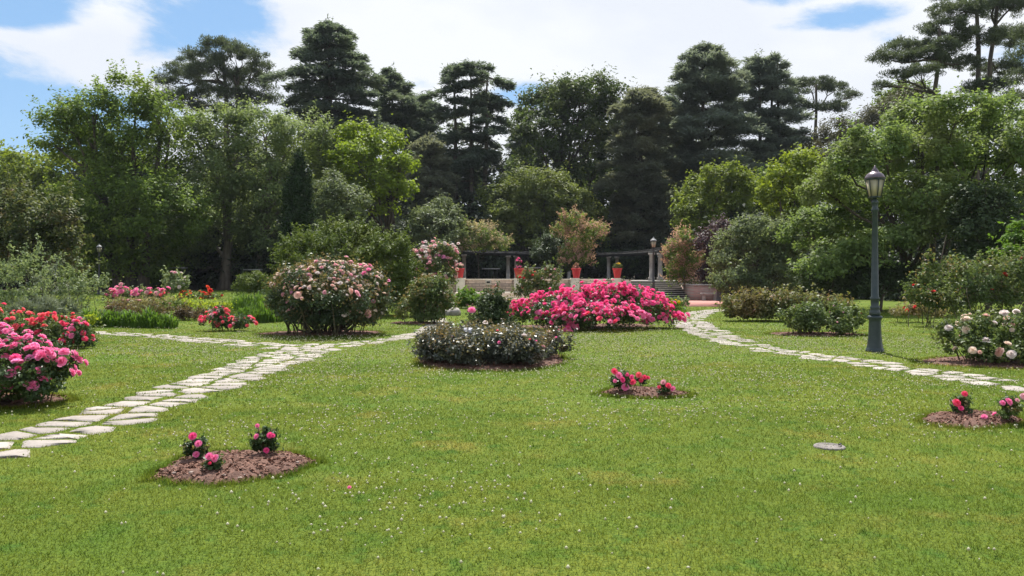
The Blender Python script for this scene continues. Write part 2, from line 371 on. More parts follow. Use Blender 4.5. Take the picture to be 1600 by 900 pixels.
# ------------------------------------------------------------------ foliage
def leaf_quads(C, Nn, size, aspect, r, along=None):
    """diamond leaves, slightly folded along the midrib"""
    n = len(C); Nn = unit(Nn)
    t = r.normal(size=(n, 3)) if along is None else along + r.normal(size=(n, 3)) * .35
    t = unit(t - (t * Nn).sum(1, keepdims=True) * Nn); b = np.cross(Nn, t)
    s = (size * r.uniform(.65, 1.3, n))[:, None]; w = s * aspect * .5
    V = np.stack([C - t * s * .5, C + b * w + Nn * w * .35 + t * s * .06, C + t * s * .5 - Nn * s * .08, C - b * w + Nn * w * .35 + t * s * .06], 1)
    return V.reshape(-1, 3)
def quadidx(n): return np.arange(n * 4).reshape(n, 4)
def sphere_dirs(n, r, zmin=-1.):
    v = unit(r.normal(size=(n, 3)));
    for _ in range(6):
        bad = v[:, 2] < zmin
        if not bad.any(): break
        v[bad] = unit(r.normal(size=(bad.sum(), 3)))
    return v
def clumps(lobes, r, csize, dens=1., zmin=-.75, fill=.25):
    """clump centres over the lobes: list of (centre, outward, radius)"""
    out = []
    for c, R in lobes:
        R = np.asarray(R, float); area = (R[0]*R[1] + R[0]*R[2] + R[1]*R[2]) / 3 * 4 * np.pi
        n = max(3, int(dens * area / (csize * csize * 3.0)))
        d = sphere_dirs(n, r, zmin); f = r.uniform(.72, 1.06, n); f[r.random(n) < fill] *= .65
        out.append((c + d * R * f[:, None], d, csize * r.uniform(.6, 1.25, n)))
    return np.concatenate([o[0] for o in out]), np.concatenate([o[1] for o in out]), np.concatenate([o[2] for o in out])
def crown(lobes, r, csize, leaf, per, aspect=.55, dens=1., flat=.7, zmin=-.75, up=.5, outw=.6, jit=.75, shoot=0., fill=.25, grow=None):
    C, D, S = clumps(lobes, r, csize, dens, zmin, fill)
    n = len(C)
    idx = np.repeat(np.arange(n), np.maximum(1, r.poisson(per, n)))
    m = len(idx)
    o = r.normal(size=(m, 3)); o = unit(o) * (r.random(m) ** .45)[:, None] * np.array([1, 1, flat])
    P = C[idx] + o * S[idx][:, None]
    if shoot:
        k = r.random(m) < shoot
        P[k] = C[idx][k] + (unit(D[idx][k] + np.array([0, 0, .8])) * (S[idx][k] * r.uniform(.5, 1.7, k.sum()))[:, None]) + r.normal(size=(k.sum(), 3)) * S[idx][k][:, None] * .14
    Nn = D[idx] * outw + np.array([0, 0, up]) + o * .4 + r.normal(size=(m, 3)) * jit
    al = None if grow is None else D[idx] * grow + np.array([0, 0, grow])
    return leaf_quads(P, Nn, leaf, aspect, r, al), (C, D, S)
def wob(p, q, n, amp, r):
    t = np.linspace(0, 1, n)[:, None]; P = p + (q - p) * t
    w = np.cumsum(r.normal(size=(n, 3)), 0) * amp / math.sqrt(n); w -= w[:1] * (1 - t) + w[-1:] * t
    return P + w
def px_lobes(spec, Y, r, depth=1.0, spread=None):
    out = []
    xs = [s[0] for s in spec]; half = (max(xs) - min(xs)) / 2 / F * Y
    sp = (half * .45 if spread is None else spread)
    for s in spec:
        dy = s[4] if len(s) > 4 else r.uniform(-1, 1) * sp
        yy = Y + dy; c = W(s[0], s[1], yy); rx, rz = s[2] / F * yy, s[3] / F * yy
        out.append((c, np.array([rx, max(rx, rz) * depth * .9, rz])))
    return out
def tree(name, label, cat, px, Y, spec, mat, seed, csize, leaf, per, trunk_r=.25, bark='bark', group=None, dens=1., shoot=.05, depth=1., fork=.35, aspect=.55, trunks=None, flat=.7, spread=None, up=1.15, jit=.7, tint=None, twigs=3, zmin=-.75, fill=.25):
    r = rng_(seed); x = (px - 800) / F * Y; base = np.array([x, Y, float(gz(x, Y)) - .05])
    root = thing(name, base, label, cat, group)
    L = px_lobes(spec, Y, r, depth, spread)
    V, (C, D, S) = crown(L, r, csize, leaf * 1.06, per * 1.5, aspect, dens * 1.45, flat, shoot=shoot, up=up, jit=jit, zmin=zmin, fill=fill)
    build('crown', V, quadidx(len(V) // 4), mat=LM[mat], parent=root)
    # trunks and limbs
    mb = MB(); zt = max(c[2] for c, _ in L); zb = min(c[2] for c, _ in L)
    starts = trunks or [(0, 0)]
    tops = []
    for tx, lean in starts:
        p0 = base + np.array([tx, 0, 0]); top = base + np.array([tx + lean, r.uniform(-.5, .5), (zt - base[2]) * .8])
        P = wob(p0, top, 9, .06 * (zt - base[2]) * .3, r)
        R = trunk_r * np.linspace(1, .3, 9); R[0] *= 1.45; R[1] *= 1.1
        mb.tube(P, R, 10); tops.append((P, R))
    for c, Rr in L:
        P, R = min(tops, key=lambda pr: abs(pr[0][0][0] - c[0])); h = np.clip((c[2] - base[2]) / (zt - base[2]) * .75 - .12, fork * .5, .9)
        k = int(np.clip(round(h * 8), 1, 7)); q = P[k]
        Q = wob(q, c, 6, .12 * np.linalg.norm(c - q), r); Q[1:-1, 2] += .06 * np.linalg.norm(c - q) * np.array([.6, 1, .9, .5])
        rr = min(R[k] * .6, .04 + .035 * np.linalg.norm(c - q)); mb.tube(Q, np.linspace(rr, rr * .4, 6), 6)
        for _ in range(twigs):
            e = c + sphere_dirs(1, r, -.3)[0] * Rr * .85; mb.tube(wob(c * .6 + Q[3] * .4, e, 4, .15, r), np.linspace(rr * .4, .015, 4), 4)
    mb.build('trunk', M[bark], root, smooth=True)
    return root, L, (C, D, S), r

def layered(name, label, px, Y, rows, mat, seed, cat='tree', group=None, level=.95, per=1.0, tuft=.42, trunk_r=.45, droop=.10, rise=.0, thick=.16, trunks=None, density=1., gap=.0, bark='bark'):
    """cedar or fir: tiers of flat sprays along near-horizontal limbs; rows give the outline (photo row, x at each side)"""
    r = rng_(seed); x = (px - 800) / F * Y; base = np.array([x, Y, float(gz(x, Y)) - .05]); root = thing(name, base, label, cat, group)
    ys = np.array([q[0] for q in rows], float); zs = EYE - (ys - HZ) / F * Y
    lf = np.array([px - q[1] for q in rows]) / F * Y; rt = np.array([q[2] - px for q in rows]) / F * Y
    ztop, zbot = zs[0], zs[-1]
    mb = MB(); trs = []
    for tx, lean in (trunks or [(0, 0)]):
        P = wob(base + np.array([tx, 0, 0]), np.array([x + tx + lean, Y, ztop - .2]), 10, .25, r); R = trunk_r * np.linspace(1, .12, 10); R[0] *= 1.4
        mb.tube(P, R, 9); trs.append(P)
    Vs = []
    z = zbot
    while z < ztop:
        u = (ztop - z) / (ztop - zbot)
        nb = r.integers(5, 9); lv = r.uniform(.68, 1.1)
        a0 = r.uniform(0, 6.28)
        for k in range(nb):
            if r.random() < gap: continue
            zz = z + r.uniform(-.7, .7) * level; zz = min(zz, ztop - .15)
            a = a0 + k * 6.283 / nb + r.uniform(-.3, .3); ca, sa = math.cos(a), math.sin(a)
            el_, er_ = np.interp(-zz, -zs, lf), np.interp(-zz, -zs, rt)
            side = er_ if ca > 0 else el_; mean = (el_ + er_) / 2
            Lb = max(.5, (abs(ca) * side + (1 - abs(ca)) * max(mean, .6)) * lv * r.uniform(.65, 1.1))
            P0 = trs[r.integers(len(trs))]; ti = np.clip((zz - base[2]) / (ztop - base[2]) * 9, 0, 8.99); i0 = int(ti); p = P0[i0] + (P0[i0 + 1] - P0[i0]) * (ti - i0)
            dirv = np.array([ca, sa, 0]); slope = rise * (0.5 + u) * r.uniform(.5, 1.5)
            def at(t): return p + dirv * (Lb * t) + np.array([0, 0, 1.]) * (slope * Lb * t - droop * Lb * t * t * 1.6)
            tt = np.linspace(0, 1, 5); mb.tube(np.array([at(t) for t in tt]), np.linspace(.03 + .016 * Lb, .015, 5), 5)
            n = int(density * per * (12 + 44 * Lb))
            t = r.uniform(.18, 1.03, n) ** .8
            lat = r.normal(size=n) * .20 * Lb * (1.1 - .75 * t) + r.normal(size=n) * .12
            perp = np.array([-sa, ca, 0])
            C = p + dirv * (Lb * t)[:, None] + perp * lat[:, None]
            C[:, 2] += slope * Lb * t - droop * Lb * t * t * 1.6 - np.abs(lat) * .12 + r.normal(size=n) * thick
            m = 3
            C = np.repeat(C, m, 0) + r.normal(size=(n * m, 3)) * np.array([.16, .16, .07])
            lat2 = np.repeat(lat, m)
            along = dirv * 1.0 + perp * (np.sign(lat2) * .8)[:, None] + np.array([0, 0, .15 + rise * 2.2])
            Nn = np.array([0, 0, 1.]) + r.normal(size=(n * m, 3)) * .5
            Vs.append(leaf_quads(C, Nn, tuft * 1.35, .2, r, along))
        z += level * (0.75 + .5 * r.random()) * (.55 + .45 * min(1, u * 3))
    n = 60; Cc = np.array([x, Y, ztop - .3]) + r.normal(size=(n, 3)) * np.array([.35, .35, .35]); Vs.append(leaf_quads(Cc, r.normal(size=(n, 3)), tuft, .3, r))
    V = np.concatenate(Vs); build('crown', V, quadidx(len(V) // 4), mat=LM[mat], parent=root)
    mb.build('trunk', M[bark], root, smooth=True)
    return root
def pine(name, label, px, Y, pads, mat, seed, trunks, trunk_r=.35, group=None, leaf=.34, per=46, csize=.75, bark='bark', spread=2.5):
    """pine: needle pads held on bare limbs"""
    r = rng_(seed); x = (px - 800) / F * Y; base = np.array([x, Y, float(gz(x, Y)) - .05]); root = thing(name, base, label, 'tree', group)
    L = px_lobes(pads, Y, r, .8, spread)
    C, D, S = clumps(L, r, csize, 1.7, -.55, .3)
    idx = np.repeat(np.arange(len(C)), r.poisson(per * 2.2, len(C))); m = len(idx)
    o = unit(r.normal(size=(m, 3))); P = C[idx] + o * (S[idx] * r.random(m) ** .5)[:, None] * np.array([1, 1, .6])
    V = leaf_quads(P, r.normal(size=(m, 3)) + np.array([0, 0, .3]), leaf, .2, r, o + np.array([0, 0, .6]))
    build('crown', V, quadidx(m), mat=LM[mat], parent=root)
    mb = MB(); trs = []
    for (bx, tx, ty) in trunks:
        p0 = np.array([(bx - 800) / F * Y, Y, base[2]]); p1 = W(tx, ty, Y)
        P = wob(p0, p1, 9, .35, r); R = trunk_r * np.linspace(1, .35, 9); R[0] *= 1.3; mb.tube(P, R, 9); trs.append(P)
    for c, Rr in L:
        A = min(trs, key=lambda P: np.min(np.linalg.norm(P - (c - np.array([0, 0, 1.2])), axis=1)))
        dd = np.linalg.norm(A - (c - np.array([0, 0, .25 * np.linalg.norm(c[:2] - A[4][:2])])), axis=1); k = int(np.argmin(dd)); k = min(k, 7)
        q = A[k]; l = np.linalg.norm(c - q); Q = wob(q, c - np.array([0, 0, Rr[2] * .5]), 6, .12 * l, r); mb.tube(Q, np.linspace(.05 + .02 * l, .03, 6), 6)
        for _ in range(4): mb.tube(wob(Q[3], c + sphere_dirs(1, r, -.2)[0] * Rr * .8, 4, .12, r), np.linspace(.035, .012, 4), 4)
    mb.build('trunk', M[bark], root, smooth=True)
    return root

# ------------------------------------------------------------------ roses
def bloom_arrays(seed, full=1.0, droopy=0.):
    r = rng_(seed); mb = MB()
    for (n, tilt, ln, wd, r0, z0) in ((3, .12, .62, .34, .05, .10), (5, .45, .78, .50, .10, .05), (6, .92, .95, .60, .12, .0), (6, 1.30, 1.0, .64, .12, -.08)):
        a0 = r.uniform(0, 6.28)
        for k in range(n):
            a = a0 + k * 6.283 / n + r.uniform(-.15, .15); tl = tilt * full + r.uniform(-.12, .12); V = []
            for v in (0, .55, 1.):
                th = tl + (v - .5) * .55
                rr = r0 + ln * v * math.sin(tl + .15 * v); zz = z0 + ln * v * math.cos(th) * .9 + .1 - droopy * rr
                for u in (-1, 0, 1):
                    w = wd * (.35, 1., .72)[int(v * 2 + .4)] * u; cup = (abs(u) * .14 * (1 - .3 * tl))
                    rad_ = rr - cup; V.append((rad_ * math.cos(a) - w * math.sin(a), rad_ * math.sin(a) + w * math.cos(a), zz + .10 * abs(u) * (v > .3)))
            mb.add(V, [(0,1,4,3),(1,2,5,4),(3,4,7,6),(4,5,8,7)])
    return np.concatenate(mb.v), np.concatenate(mb.q)
BLOOM = [bloom_arrays(i, f, dr) for i, (f, dr) in enumerate(((1., 0.), (.8, 0.), (1.15, .12)))]
BME = {}
def bloom_mesh(col, k):
    if (col, k) not in BME:
        V, Q = BLOOM[k]; me = bpy.data.meshes.new('rose_bloom'); me.from_pydata(V.tolist(), [], Q.tolist()); me.materials.append(LM[col])
        me.polygons.foreach_set('use_smooth', np.ones(len(Q), bool)); me.update(); BME[(col, k)] = me
    return BME[(col, k)]
def put_blooms(root, P, D, cols, size, r, limit=100, name='rose_bloom'):
    """blooms facing along D; nearest ones are parts of their own, the rest one mass"""
    P = np.asarray(P, float); D = np.asarray(D, float); order = np.argsort(P[:, 1] - .6 * P[:, 2]); off = np.array(root['_o'])
    rest = {}
    for j, i in enumerate(order):
        col = cols[r.integers(len(cols))]; k = int(r.integers(3)); s = size * r.uniform(.55, 1.25)
        q = Vector(D[i]).to_track_quat('Z', 'Y'); 
        if j < limit:
            o = bpy.data.objects.new(name, bloom_mesh(col, k)); COL.objects.link(o); o.parent = root
            o.location = tuple(P[i] - off); o.scale = (s, s, s); o.rotation_euler = q.to_euler()
        else:
            Rm = np.array(q.to_matrix()); V, Q = BLOOM[k]; rest.setdefault(col, MB()).add(V @ Rm.T * s + P[i], Q)
    if rest:
        main = max(rest, key=lambda c: rest[c].n); allmb = MB()
        for c, mb in rest.items():
            allmb.add(np.concatenate(mb.v), np.concatenate(mb.q))
        o = allmb.build('bloom_mass', LM[main], root, smooth=True); o['kind'] = 'stuff'
def stems(root, base, targets, r, thick=.012, spread=.12, mat='stem', bend=.08, name='stem'):
    mb = MB()
    for t in targets:
        p = base + np.array([r.normal() * spread, r.normal() * spread, -.02]); h_ = t[:2] - p[:2]; dh = np.linalg.norm(h_); lim = .55 * max(.1, t[2] - base[2])
        if dh > lim: p[:2] = t[:2] - h_ / dh * lim
        p[2] = float(gz(p[0], p[1])) - .02 if p[1] < 41 else p[2]
        l = np.linalg.norm(t - p)
        P = wob(p, t, 5, bend * l, r); P[1:4, :2] -= (t - p)[:2] * .12; mb.tube(P, np.linspace(thick, thick * .45, 5), 5)
    mb.build(name, M[mat], root, smooth=True)
def surface_pts(lobes, n, r, zmin=.0, front=.0, push=1.03):
    """points over the outer surface of the lobes, favouring the top and (front>0) the side towards -Y"""
    P, D = [], []
    w = np.array([R[0] * R[1] + R[0] * R[2] for _, R in lobes]); w /= w.sum()
    tries = 0
    while len(P) < n and tries < n * 60:
        tries += 1
        i = r.choice(len(lobes), p=w); c, R = lobes[i]; d = unit(r.normal(size=(1, 3)))[0]
        if d[2] < zmin or r.random() < front * (d[1] + 1) / 2: continue
        p = c + d * R * push
        if any(np.sum(((p - c2) / (R2 * .93)) ** 2) < 1 for j, (c2, R2) in enumerate(lobes) if j != i): continue
        P.append(p); D.append(unit((d * .8 + np.array([0, 0, .7]) + r.normal(size=3) * .3)[None])[0])
    return np.array(P).reshape(-1, 3), np.array(D).reshape(-1, 3)
def bush(name, label, cat, base, lobes, mat, seed, csize=.16, leaf=.06, per=40, blooms=None, group=None, nstem=10, stem_r=.012, stem_spread=.15, aspect=.62, dens=1., shoot=.1, zmin=-.8, tip=None, up=.85, fill=.3, outw=.6, jit=.8, grow=None, flat=.8, stem_mat='stem'):
    r = rng_(seed); root = thing(name, base, label, cat, group)
    V, (C, D, S) = crown(lobes, r, csize, leaf * 1.05, per * 1.5, aspect, dens * 1.35, flat, zmin, up, shoot=shoot, fill=fill, outw=outw, jit=jit, grow=grow)
    zfl = np.minimum.reduceat(V[:, 2], np.arange(0, len(V), 4)); g = base[2] + .03
    keep = zfl > g; V = V.reshape(-1, 4, 3)[keep].reshape(-1, 3)
    build('foliage', V, quadidx(len(V) // 4), mat=LM[mat], parent=root)
    if tip:
        tmat, tn, tl = tip
        P, Dd = surface_pts(lobes, tn, r, .05, .0, 1.0); P = np.repeat(P, 9, 0) + r.normal(size=(len(P) * 9, 3)) * csize * .45; Dd = np.repeat(Dd, 9, 0)
        V = leaf_quads(P, Dd + r.normal(size=Dd.shape) * .7, tl, .5, r); build('young_foliage', V, quadidx(len(V) // 4), mat=LM[tmat], parent=root)
    if nstem: stems(root, np.array(base, float), C[r.choice(len(C), min(nstem, len(C)), replace=False)], r, stem_r, stem_spread, stem_mat)
    for b in (blooms or []):
        cols, n, size = b[:3]; zm = b[3] if len(b) > 3 else .0; fr = b[4] if len(b) > 4 else .4; lim = b[5] if len(b) > 5 else 100; cl = b[6] if len(b) > 6 else 1
        P, Dd = surface_pts(lobes, max(1, n // cl), r, zm, fr)
        if cl > 1: P = np.repeat(P, cl, 0) + r.normal(size=(len(P) * cl, 3)) * size * 1.3; Dd = np.repeat(Dd, cl, 0) + r.normal(size=(len(P), 3)) * .25
        if len(P): put_blooms(root, P, Dd, cols, size, r, lim)
    return root, lobes, r
def PL(spec, Y, r=None, depth=1., spread=0.):
    r = r or rng_(5); return px_lobes(spec, Y, r, depth, spread)
def gbase(px, Y): x = (px - 800) / F * Y; return np.array([x, Y, float(gz(x, Y))])

# ------------------------------------------------------------------ ground
def ground():
    ax = np.concatenate([-np.geomspace(1500, 61, 14), np.arange(-60, 60.1, 1.5), np.geomspace(61, 1500, 14)])
    ay = np.concatenate([-np.geomspace(600, 11, 10), np.arange(-10, 40, .75), np.arange(40, 140.1, 1.5), np.geomspace(142, 2500, 14)])
    X, Yg = np.meshgrid(ax, ay); Z = gz(X, Yg); nx, ny = len(ax), len(ay)
    i = np.arange(nx - 1)[None]; j = np.arange(ny - 1)[:, None]; a = j * nx + i
    Q = np.stack([a, a + 1, a + nx + 1, a + nx], -1).reshape(-1, 4)
    o = build('lawn', np.stack([X, Yg, Z], -1), Q, mat=M['lawn'], smooth=True); tag(o, 'mown green lawn dotted with white clover', kind='structure')
ground()

# flagstone paths: irregular slabs with grass joints
STONES = []
def clip_cell(poly, p, q):
    m = (p + q) / 2; d = q - p; out = []
    for k in range(len(poly)):
        a, b = poly[k], poly[(k + 1) % len(poly)]; fa, fb = (a - m) @ d, (b - m) @ d
        if fa <= 0: out.append(a)
        if (fa < 0 < fb) or (fb < 0 < fa): out.append(a + (b - a) * (fa / (fa - fb)))
    return out
def path(name, label, centre, widths, cell, seed, gapw=.024, drop=.06):
    r = rng_(seed); c = np.array(centre, float)[:, :2]; seg = np.linalg.norm(np.diff(c, axis=0), axis=1); s = np.concatenate([[0], np.cumsum(seg)])
    pts = []
    t = 0.
    def at(t): return np.array([np.interp(t, s, c[:, 0]), np.interp(t, s, c[:, 1])])
    def frame(t):
        p = at(t); d = at(min(t + .4, s[-1])) - at(max(t - .4, 0)); d = d / np.linalg.norm(d); return p, d, np.array([-d[1], d[0]])
    while t < s[-1]:
        p, d, nrm = frame(t); w = np.interp(t, s, widths); n = max(1, int(round(w / cell[0])))
        for k in range(-1, n + 1):
            off = ((k + .5) / n - .5) * w
            q = p + nrm * (off + r.uniform(-.34, .34) * cell[0]) + d * r.uniform(-.45, .45) * cell[1] + d * (cell[1] * .5 * (k % 2))
            pts.append((q, 0 <= k < n))
        t += cell[1]
    A = np.array([q for q, _ in pts]); mb = MB()
    for i, (q, inside) in enumerate(pts):
        if not inside or r.random() < drop: continue
        R = cell[0] * 1.15; poly = [q + np.array([math.cos(a) * R * r.uniform(.8, 1.15), math.sin(a) * R * .8 * r.uniform(.8, 1.1)]) for a in np.arange(7) / 7 * 6.283 + r.uniform(0, 1)]
        for j in np.argsort(np.linalg.norm(A - q, axis=1))[1:14]:
            poly = clip_cell(poly, q, A[j])
            if len(poly) < 3: break
        if len(poly) < 3: continue
        poly = np.array(poly); cen = poly.mean(0); poly = cen + (poly - cen) * (1 - gapw * 2 / max(.12, np.linalg.norm(poly - cen, axis=1).mean()))
        # chip the corners and roughen the edge
        sm = []
        for k in range(len(poly)):
            a, b, d_ = poly[k - 1], poly[k], poly[(k + 1) % len(poly)]
            for f in (r.uniform(.03, .11), ): sm += [b + (a - b) * f, b + ((a + d_) / 2 - b) * .03, b + (d_ - b) * f]
        sm = np.array(sm) + r.normal(size=(len(sm), 2)) * .008
        n = len(sm); zb = float(gz(*cen)); til = r.normal(size=2) * .005; hz = r.uniform(.001, .006)
        def ring(f, z): 
            P2 = cen + (sm - cen) * f; return np.column_stack([P2, zb + z + (P2 - cen) @ til])
        V = np.concatenate([ring(1.0, -.04), ring(1.0, hz - .008), ring(.965, hz), [[*cen, zb + hz + .001]]])
        Q = [(k*n+i2, k*n+(i2+1)%n, (k+1)*n+(i2+1)%n, (k+1)*n+i2) for k in range(2) for i2 in range(n)]; T = [(2*n+i2, 2*n+(i2+1)%n, 3*n) for i2 in range(n)]
        mb.add(V, Q, T); STONES.append(sm)
    o = mb.build(name, M['stone']); tag(o, label, kind='structure')
path('path', 'pale flagstone path curving from the front edge to the cross path', [(-6.6,4.6,0),(-5.75,5.6,0),(-5.0,6.8,0),(-4.6,7.8,0),(-4.5,8.8,0),(-4.47,11.1,0),(-4.42,13.3,0),(-4.5,16,0),(-4.45,17.6,0)], [1.0,1.0,1.0,1.0,1.05,1.1,1.2,1.5,1.4], (.50,.36), 3, drop=.02)
path('path', 'pale flagstone cross path running past the tall rose shrub', [(-12,22.3,0),(-9.6,21.3,0),(-7.6,19.6,0),(-5.3,18.0,0),(-3.9,18.5,0),(-3.0,20.2,0),(-2.4,22.5,0),(-2.6,29.5,0)], [.8,.9,1.0,1.1,1.0,.8,.6,.6], (.55,.38), 4)
path('path', 'pale flagstone path passing the tall green lamp post', [(8.4,10.3,0),(7.25,11.6,0),(6.9,13.3,0),(6.3,15.2,0),(5.57,17.4,0),(5.35,20.5,0),(5.6,24.5,0),(6.4,29,0),(8.2,34.8,0),(10,37.5,0)], [1.05,1.05,1.0,.9,.95,1.1,1.25,1.3,1.2,1.2], (.52,.36), 6)

# mulch beds
BEDS = []
def mulch(poly, label, seed, h=.06, chips=700, csz=.045, pebbles=10, mat='mulch'):
    r = rng_(seed); P = np.array(poly, float)[:, :2]; n = len(P); c = P.mean(0)
    D = np.concatenate([P[k] + (P[(k + 1) % n] - P[k]) * np.arange(5)[:, None] / 5 for k in range(n)]); D += r.normal(size=D.shape) * .035 * min(1, np.ptp(P[:, 0]))
    D = D * .5 + (np.roll(D, 1, 0) + np.roll(D, -1, 0)) * .25
    BEDS.append(D); N_ = len(D); rings = 8; V = []
    for k in range(rings):
        f = 1 - k / rings; Q2 = c + (D - c) * f
        z = gz(Q2[:, 0], Q2[:, 1]) + h * (1 - f ** 3) + r.normal(size=N_) * .012 * (k > 0) + (-.01 if k == 0 else .008)
        V.append(np.column_stack([Q2, z]))
    V.append(np.array([[*c, float(gz(*c)) + h]])); V = np.concatenate(V)
    Q = [(k*N_+i, k*N_+(i+1)%N_, (k+1)*N_+(i+1)%N_, (k+1)*N_+i) for k in range(rings-1) for i in range(N_)]; T = [((rings-1)*N_+i, (rings-1)*N_+(i+1)%N_, rings*N_) for i in range(N_)]
    o = build('mulch_bed', V, Q, T, M[mat], smooth=True); tag(o, label, kind='structure')
    f = np.sqrt(r.random(chips)) * 1.02; k = r.integers(0, N_, chips); p = c + (D[k] - c) * f[:, None]
    z = gz(p[:, 0], p[:, 1]) + h * (1 - f ** 3) + .014
    V = leaf_quads(np.column_stack([p, z]), np.array([0, 0, 1.]) + r.normal(size=(chips, 3)) * .4, csz, .5, r)
    o = build('bark_mulch', V, quadidx(chips), mat=M['chip']); tag(o, 'loose brown bark chips over a mulch bed', kind='stuff')
    if pebbles:
        mb = MB()
        for _ in range(pebbles):
            f = math.sqrt(r.random()) * .95; p = c + (D[r.integers(N_)] - c) * f; s = r.uniform(.008, .026); zz = float(gz(*p)) + h * (1 - f ** 3)
            mb.lathe([(s*.6, 0), (s, s*.35), (s*.8, s*.7), (s*.3, s*.85)], (*p, zz), 7)
        o = mb.build('pebbles', M['pebble'], smooth=True); tag(o, 'pale pebbles lying in a mulch bed', kind='stuff')
    return c
def gp(pts): return [G(*p) for p in pts]
cA = mulch(gp([(233,742),(254,732),(291,715),(332,708),(381,706),(441,708),(482,716),(491,724),(479,732),(436,745),(389,753),(332,759),(276,756),(240,750)]), 'kidney shaped reddish mulch bed in the lawn', 11, .05, 2600, .035, 22)
cB = mulch(gp([(934,616),(955,610),(985,606),(1030,608),(1078,616),(1070,621),(1035,623),(990,622),(950,620)]), 'small brown mulch bed near the middle of the lawn', 12, .05, 1400, .045, 12)
cC = mulch(gp([(1434,655),(1452,649),(1500,645),(1560,646),(1597,654),(1600,664),(1570,668),(1500,669),(1455,664)]), 'small brown mulch bed beside the flagstone path', 13, .05, 1800, .04, 12)
def ell(c, a, b, n=14): return [(c[0] + a * math.cos(t), c[1] + b * math.sin(t)) for t in np.arange(n) / n * 6.283]
mulch(ell((-.38, 15.05), 1.42, 1.72), 'round earth bed under the dark leaved roses', 14, .05, 2200, .05, 0)
mulch(ell((-5.25, 21.9), 1.75, 1.0), 'earth patch under the tall rose shrub', 15, .03, 800, .06, 0)
mulch(ell((-7.15, 10.1), 1.55, .75), 'dark earth under the pink roses', 16, .04, 1200, .05, 8)
mulch(ell((9.6, 14.6), 2.2, 1.1), 'dark earth under the cream roses', 17, .04, 1200, .05, 8)
mulch(ell((-3.05, 26.3), 1.0, .6), 'reddish earth under the bronze tipped shrub', 18, .03, 300, .07, 0)
mulch(ell((2.3, 25.2), 2.3, 1.1), 'earth under the bright pink roses', 19, .03, 400, .07, 0)
mulch(ell((8.2, 21.6), 1.3, .8), 'earth under the low green rose bush', 20, .03, 300, .07, 0)

def in_poly(P, poly):
    x, y = P[:, 0], P[:, 1]; ins = np.zeros(len(P), bool); n = len(poly)
    for k in range(n):
        (x1, y1), (x2, y2) = poly[k], poly[k - 1]
        ins ^= ((y1 > y) != (y2 > y)) & (x < (x2 - x1) * (y - y1) / (y2 - y1 + 1e-12) + x1)
    return ins
def reject(P, stones=True, shrink=.88):
    bad = np.zeros(len(P), bool)
    for poly in BEDS + (STONES if stones else []):
        poly = np.asarray(poly); c = poly.mean(0); poly = c + (poly - c) * shrink; lo, hi = poly.min(0), poly.max(0)
        k = np.where((P[:, 0] > lo[0]) & (P[:, 0] < hi[0]) & (P[:, 1] > lo[1]) & (P[:, 1] < hi[1]))[0]
        if len(k): bad[k] |= in_poly(P[k], poly)
    return ~bad
def scatter(n, y0, y1, r, marg=.7):
    y = np.sqrt(r.uniform(y0 * y0, y1 * y1, n)); x = r.uniform(-1, 1, n) * (marg * y + 3.2); return np.column_stack([x, y])
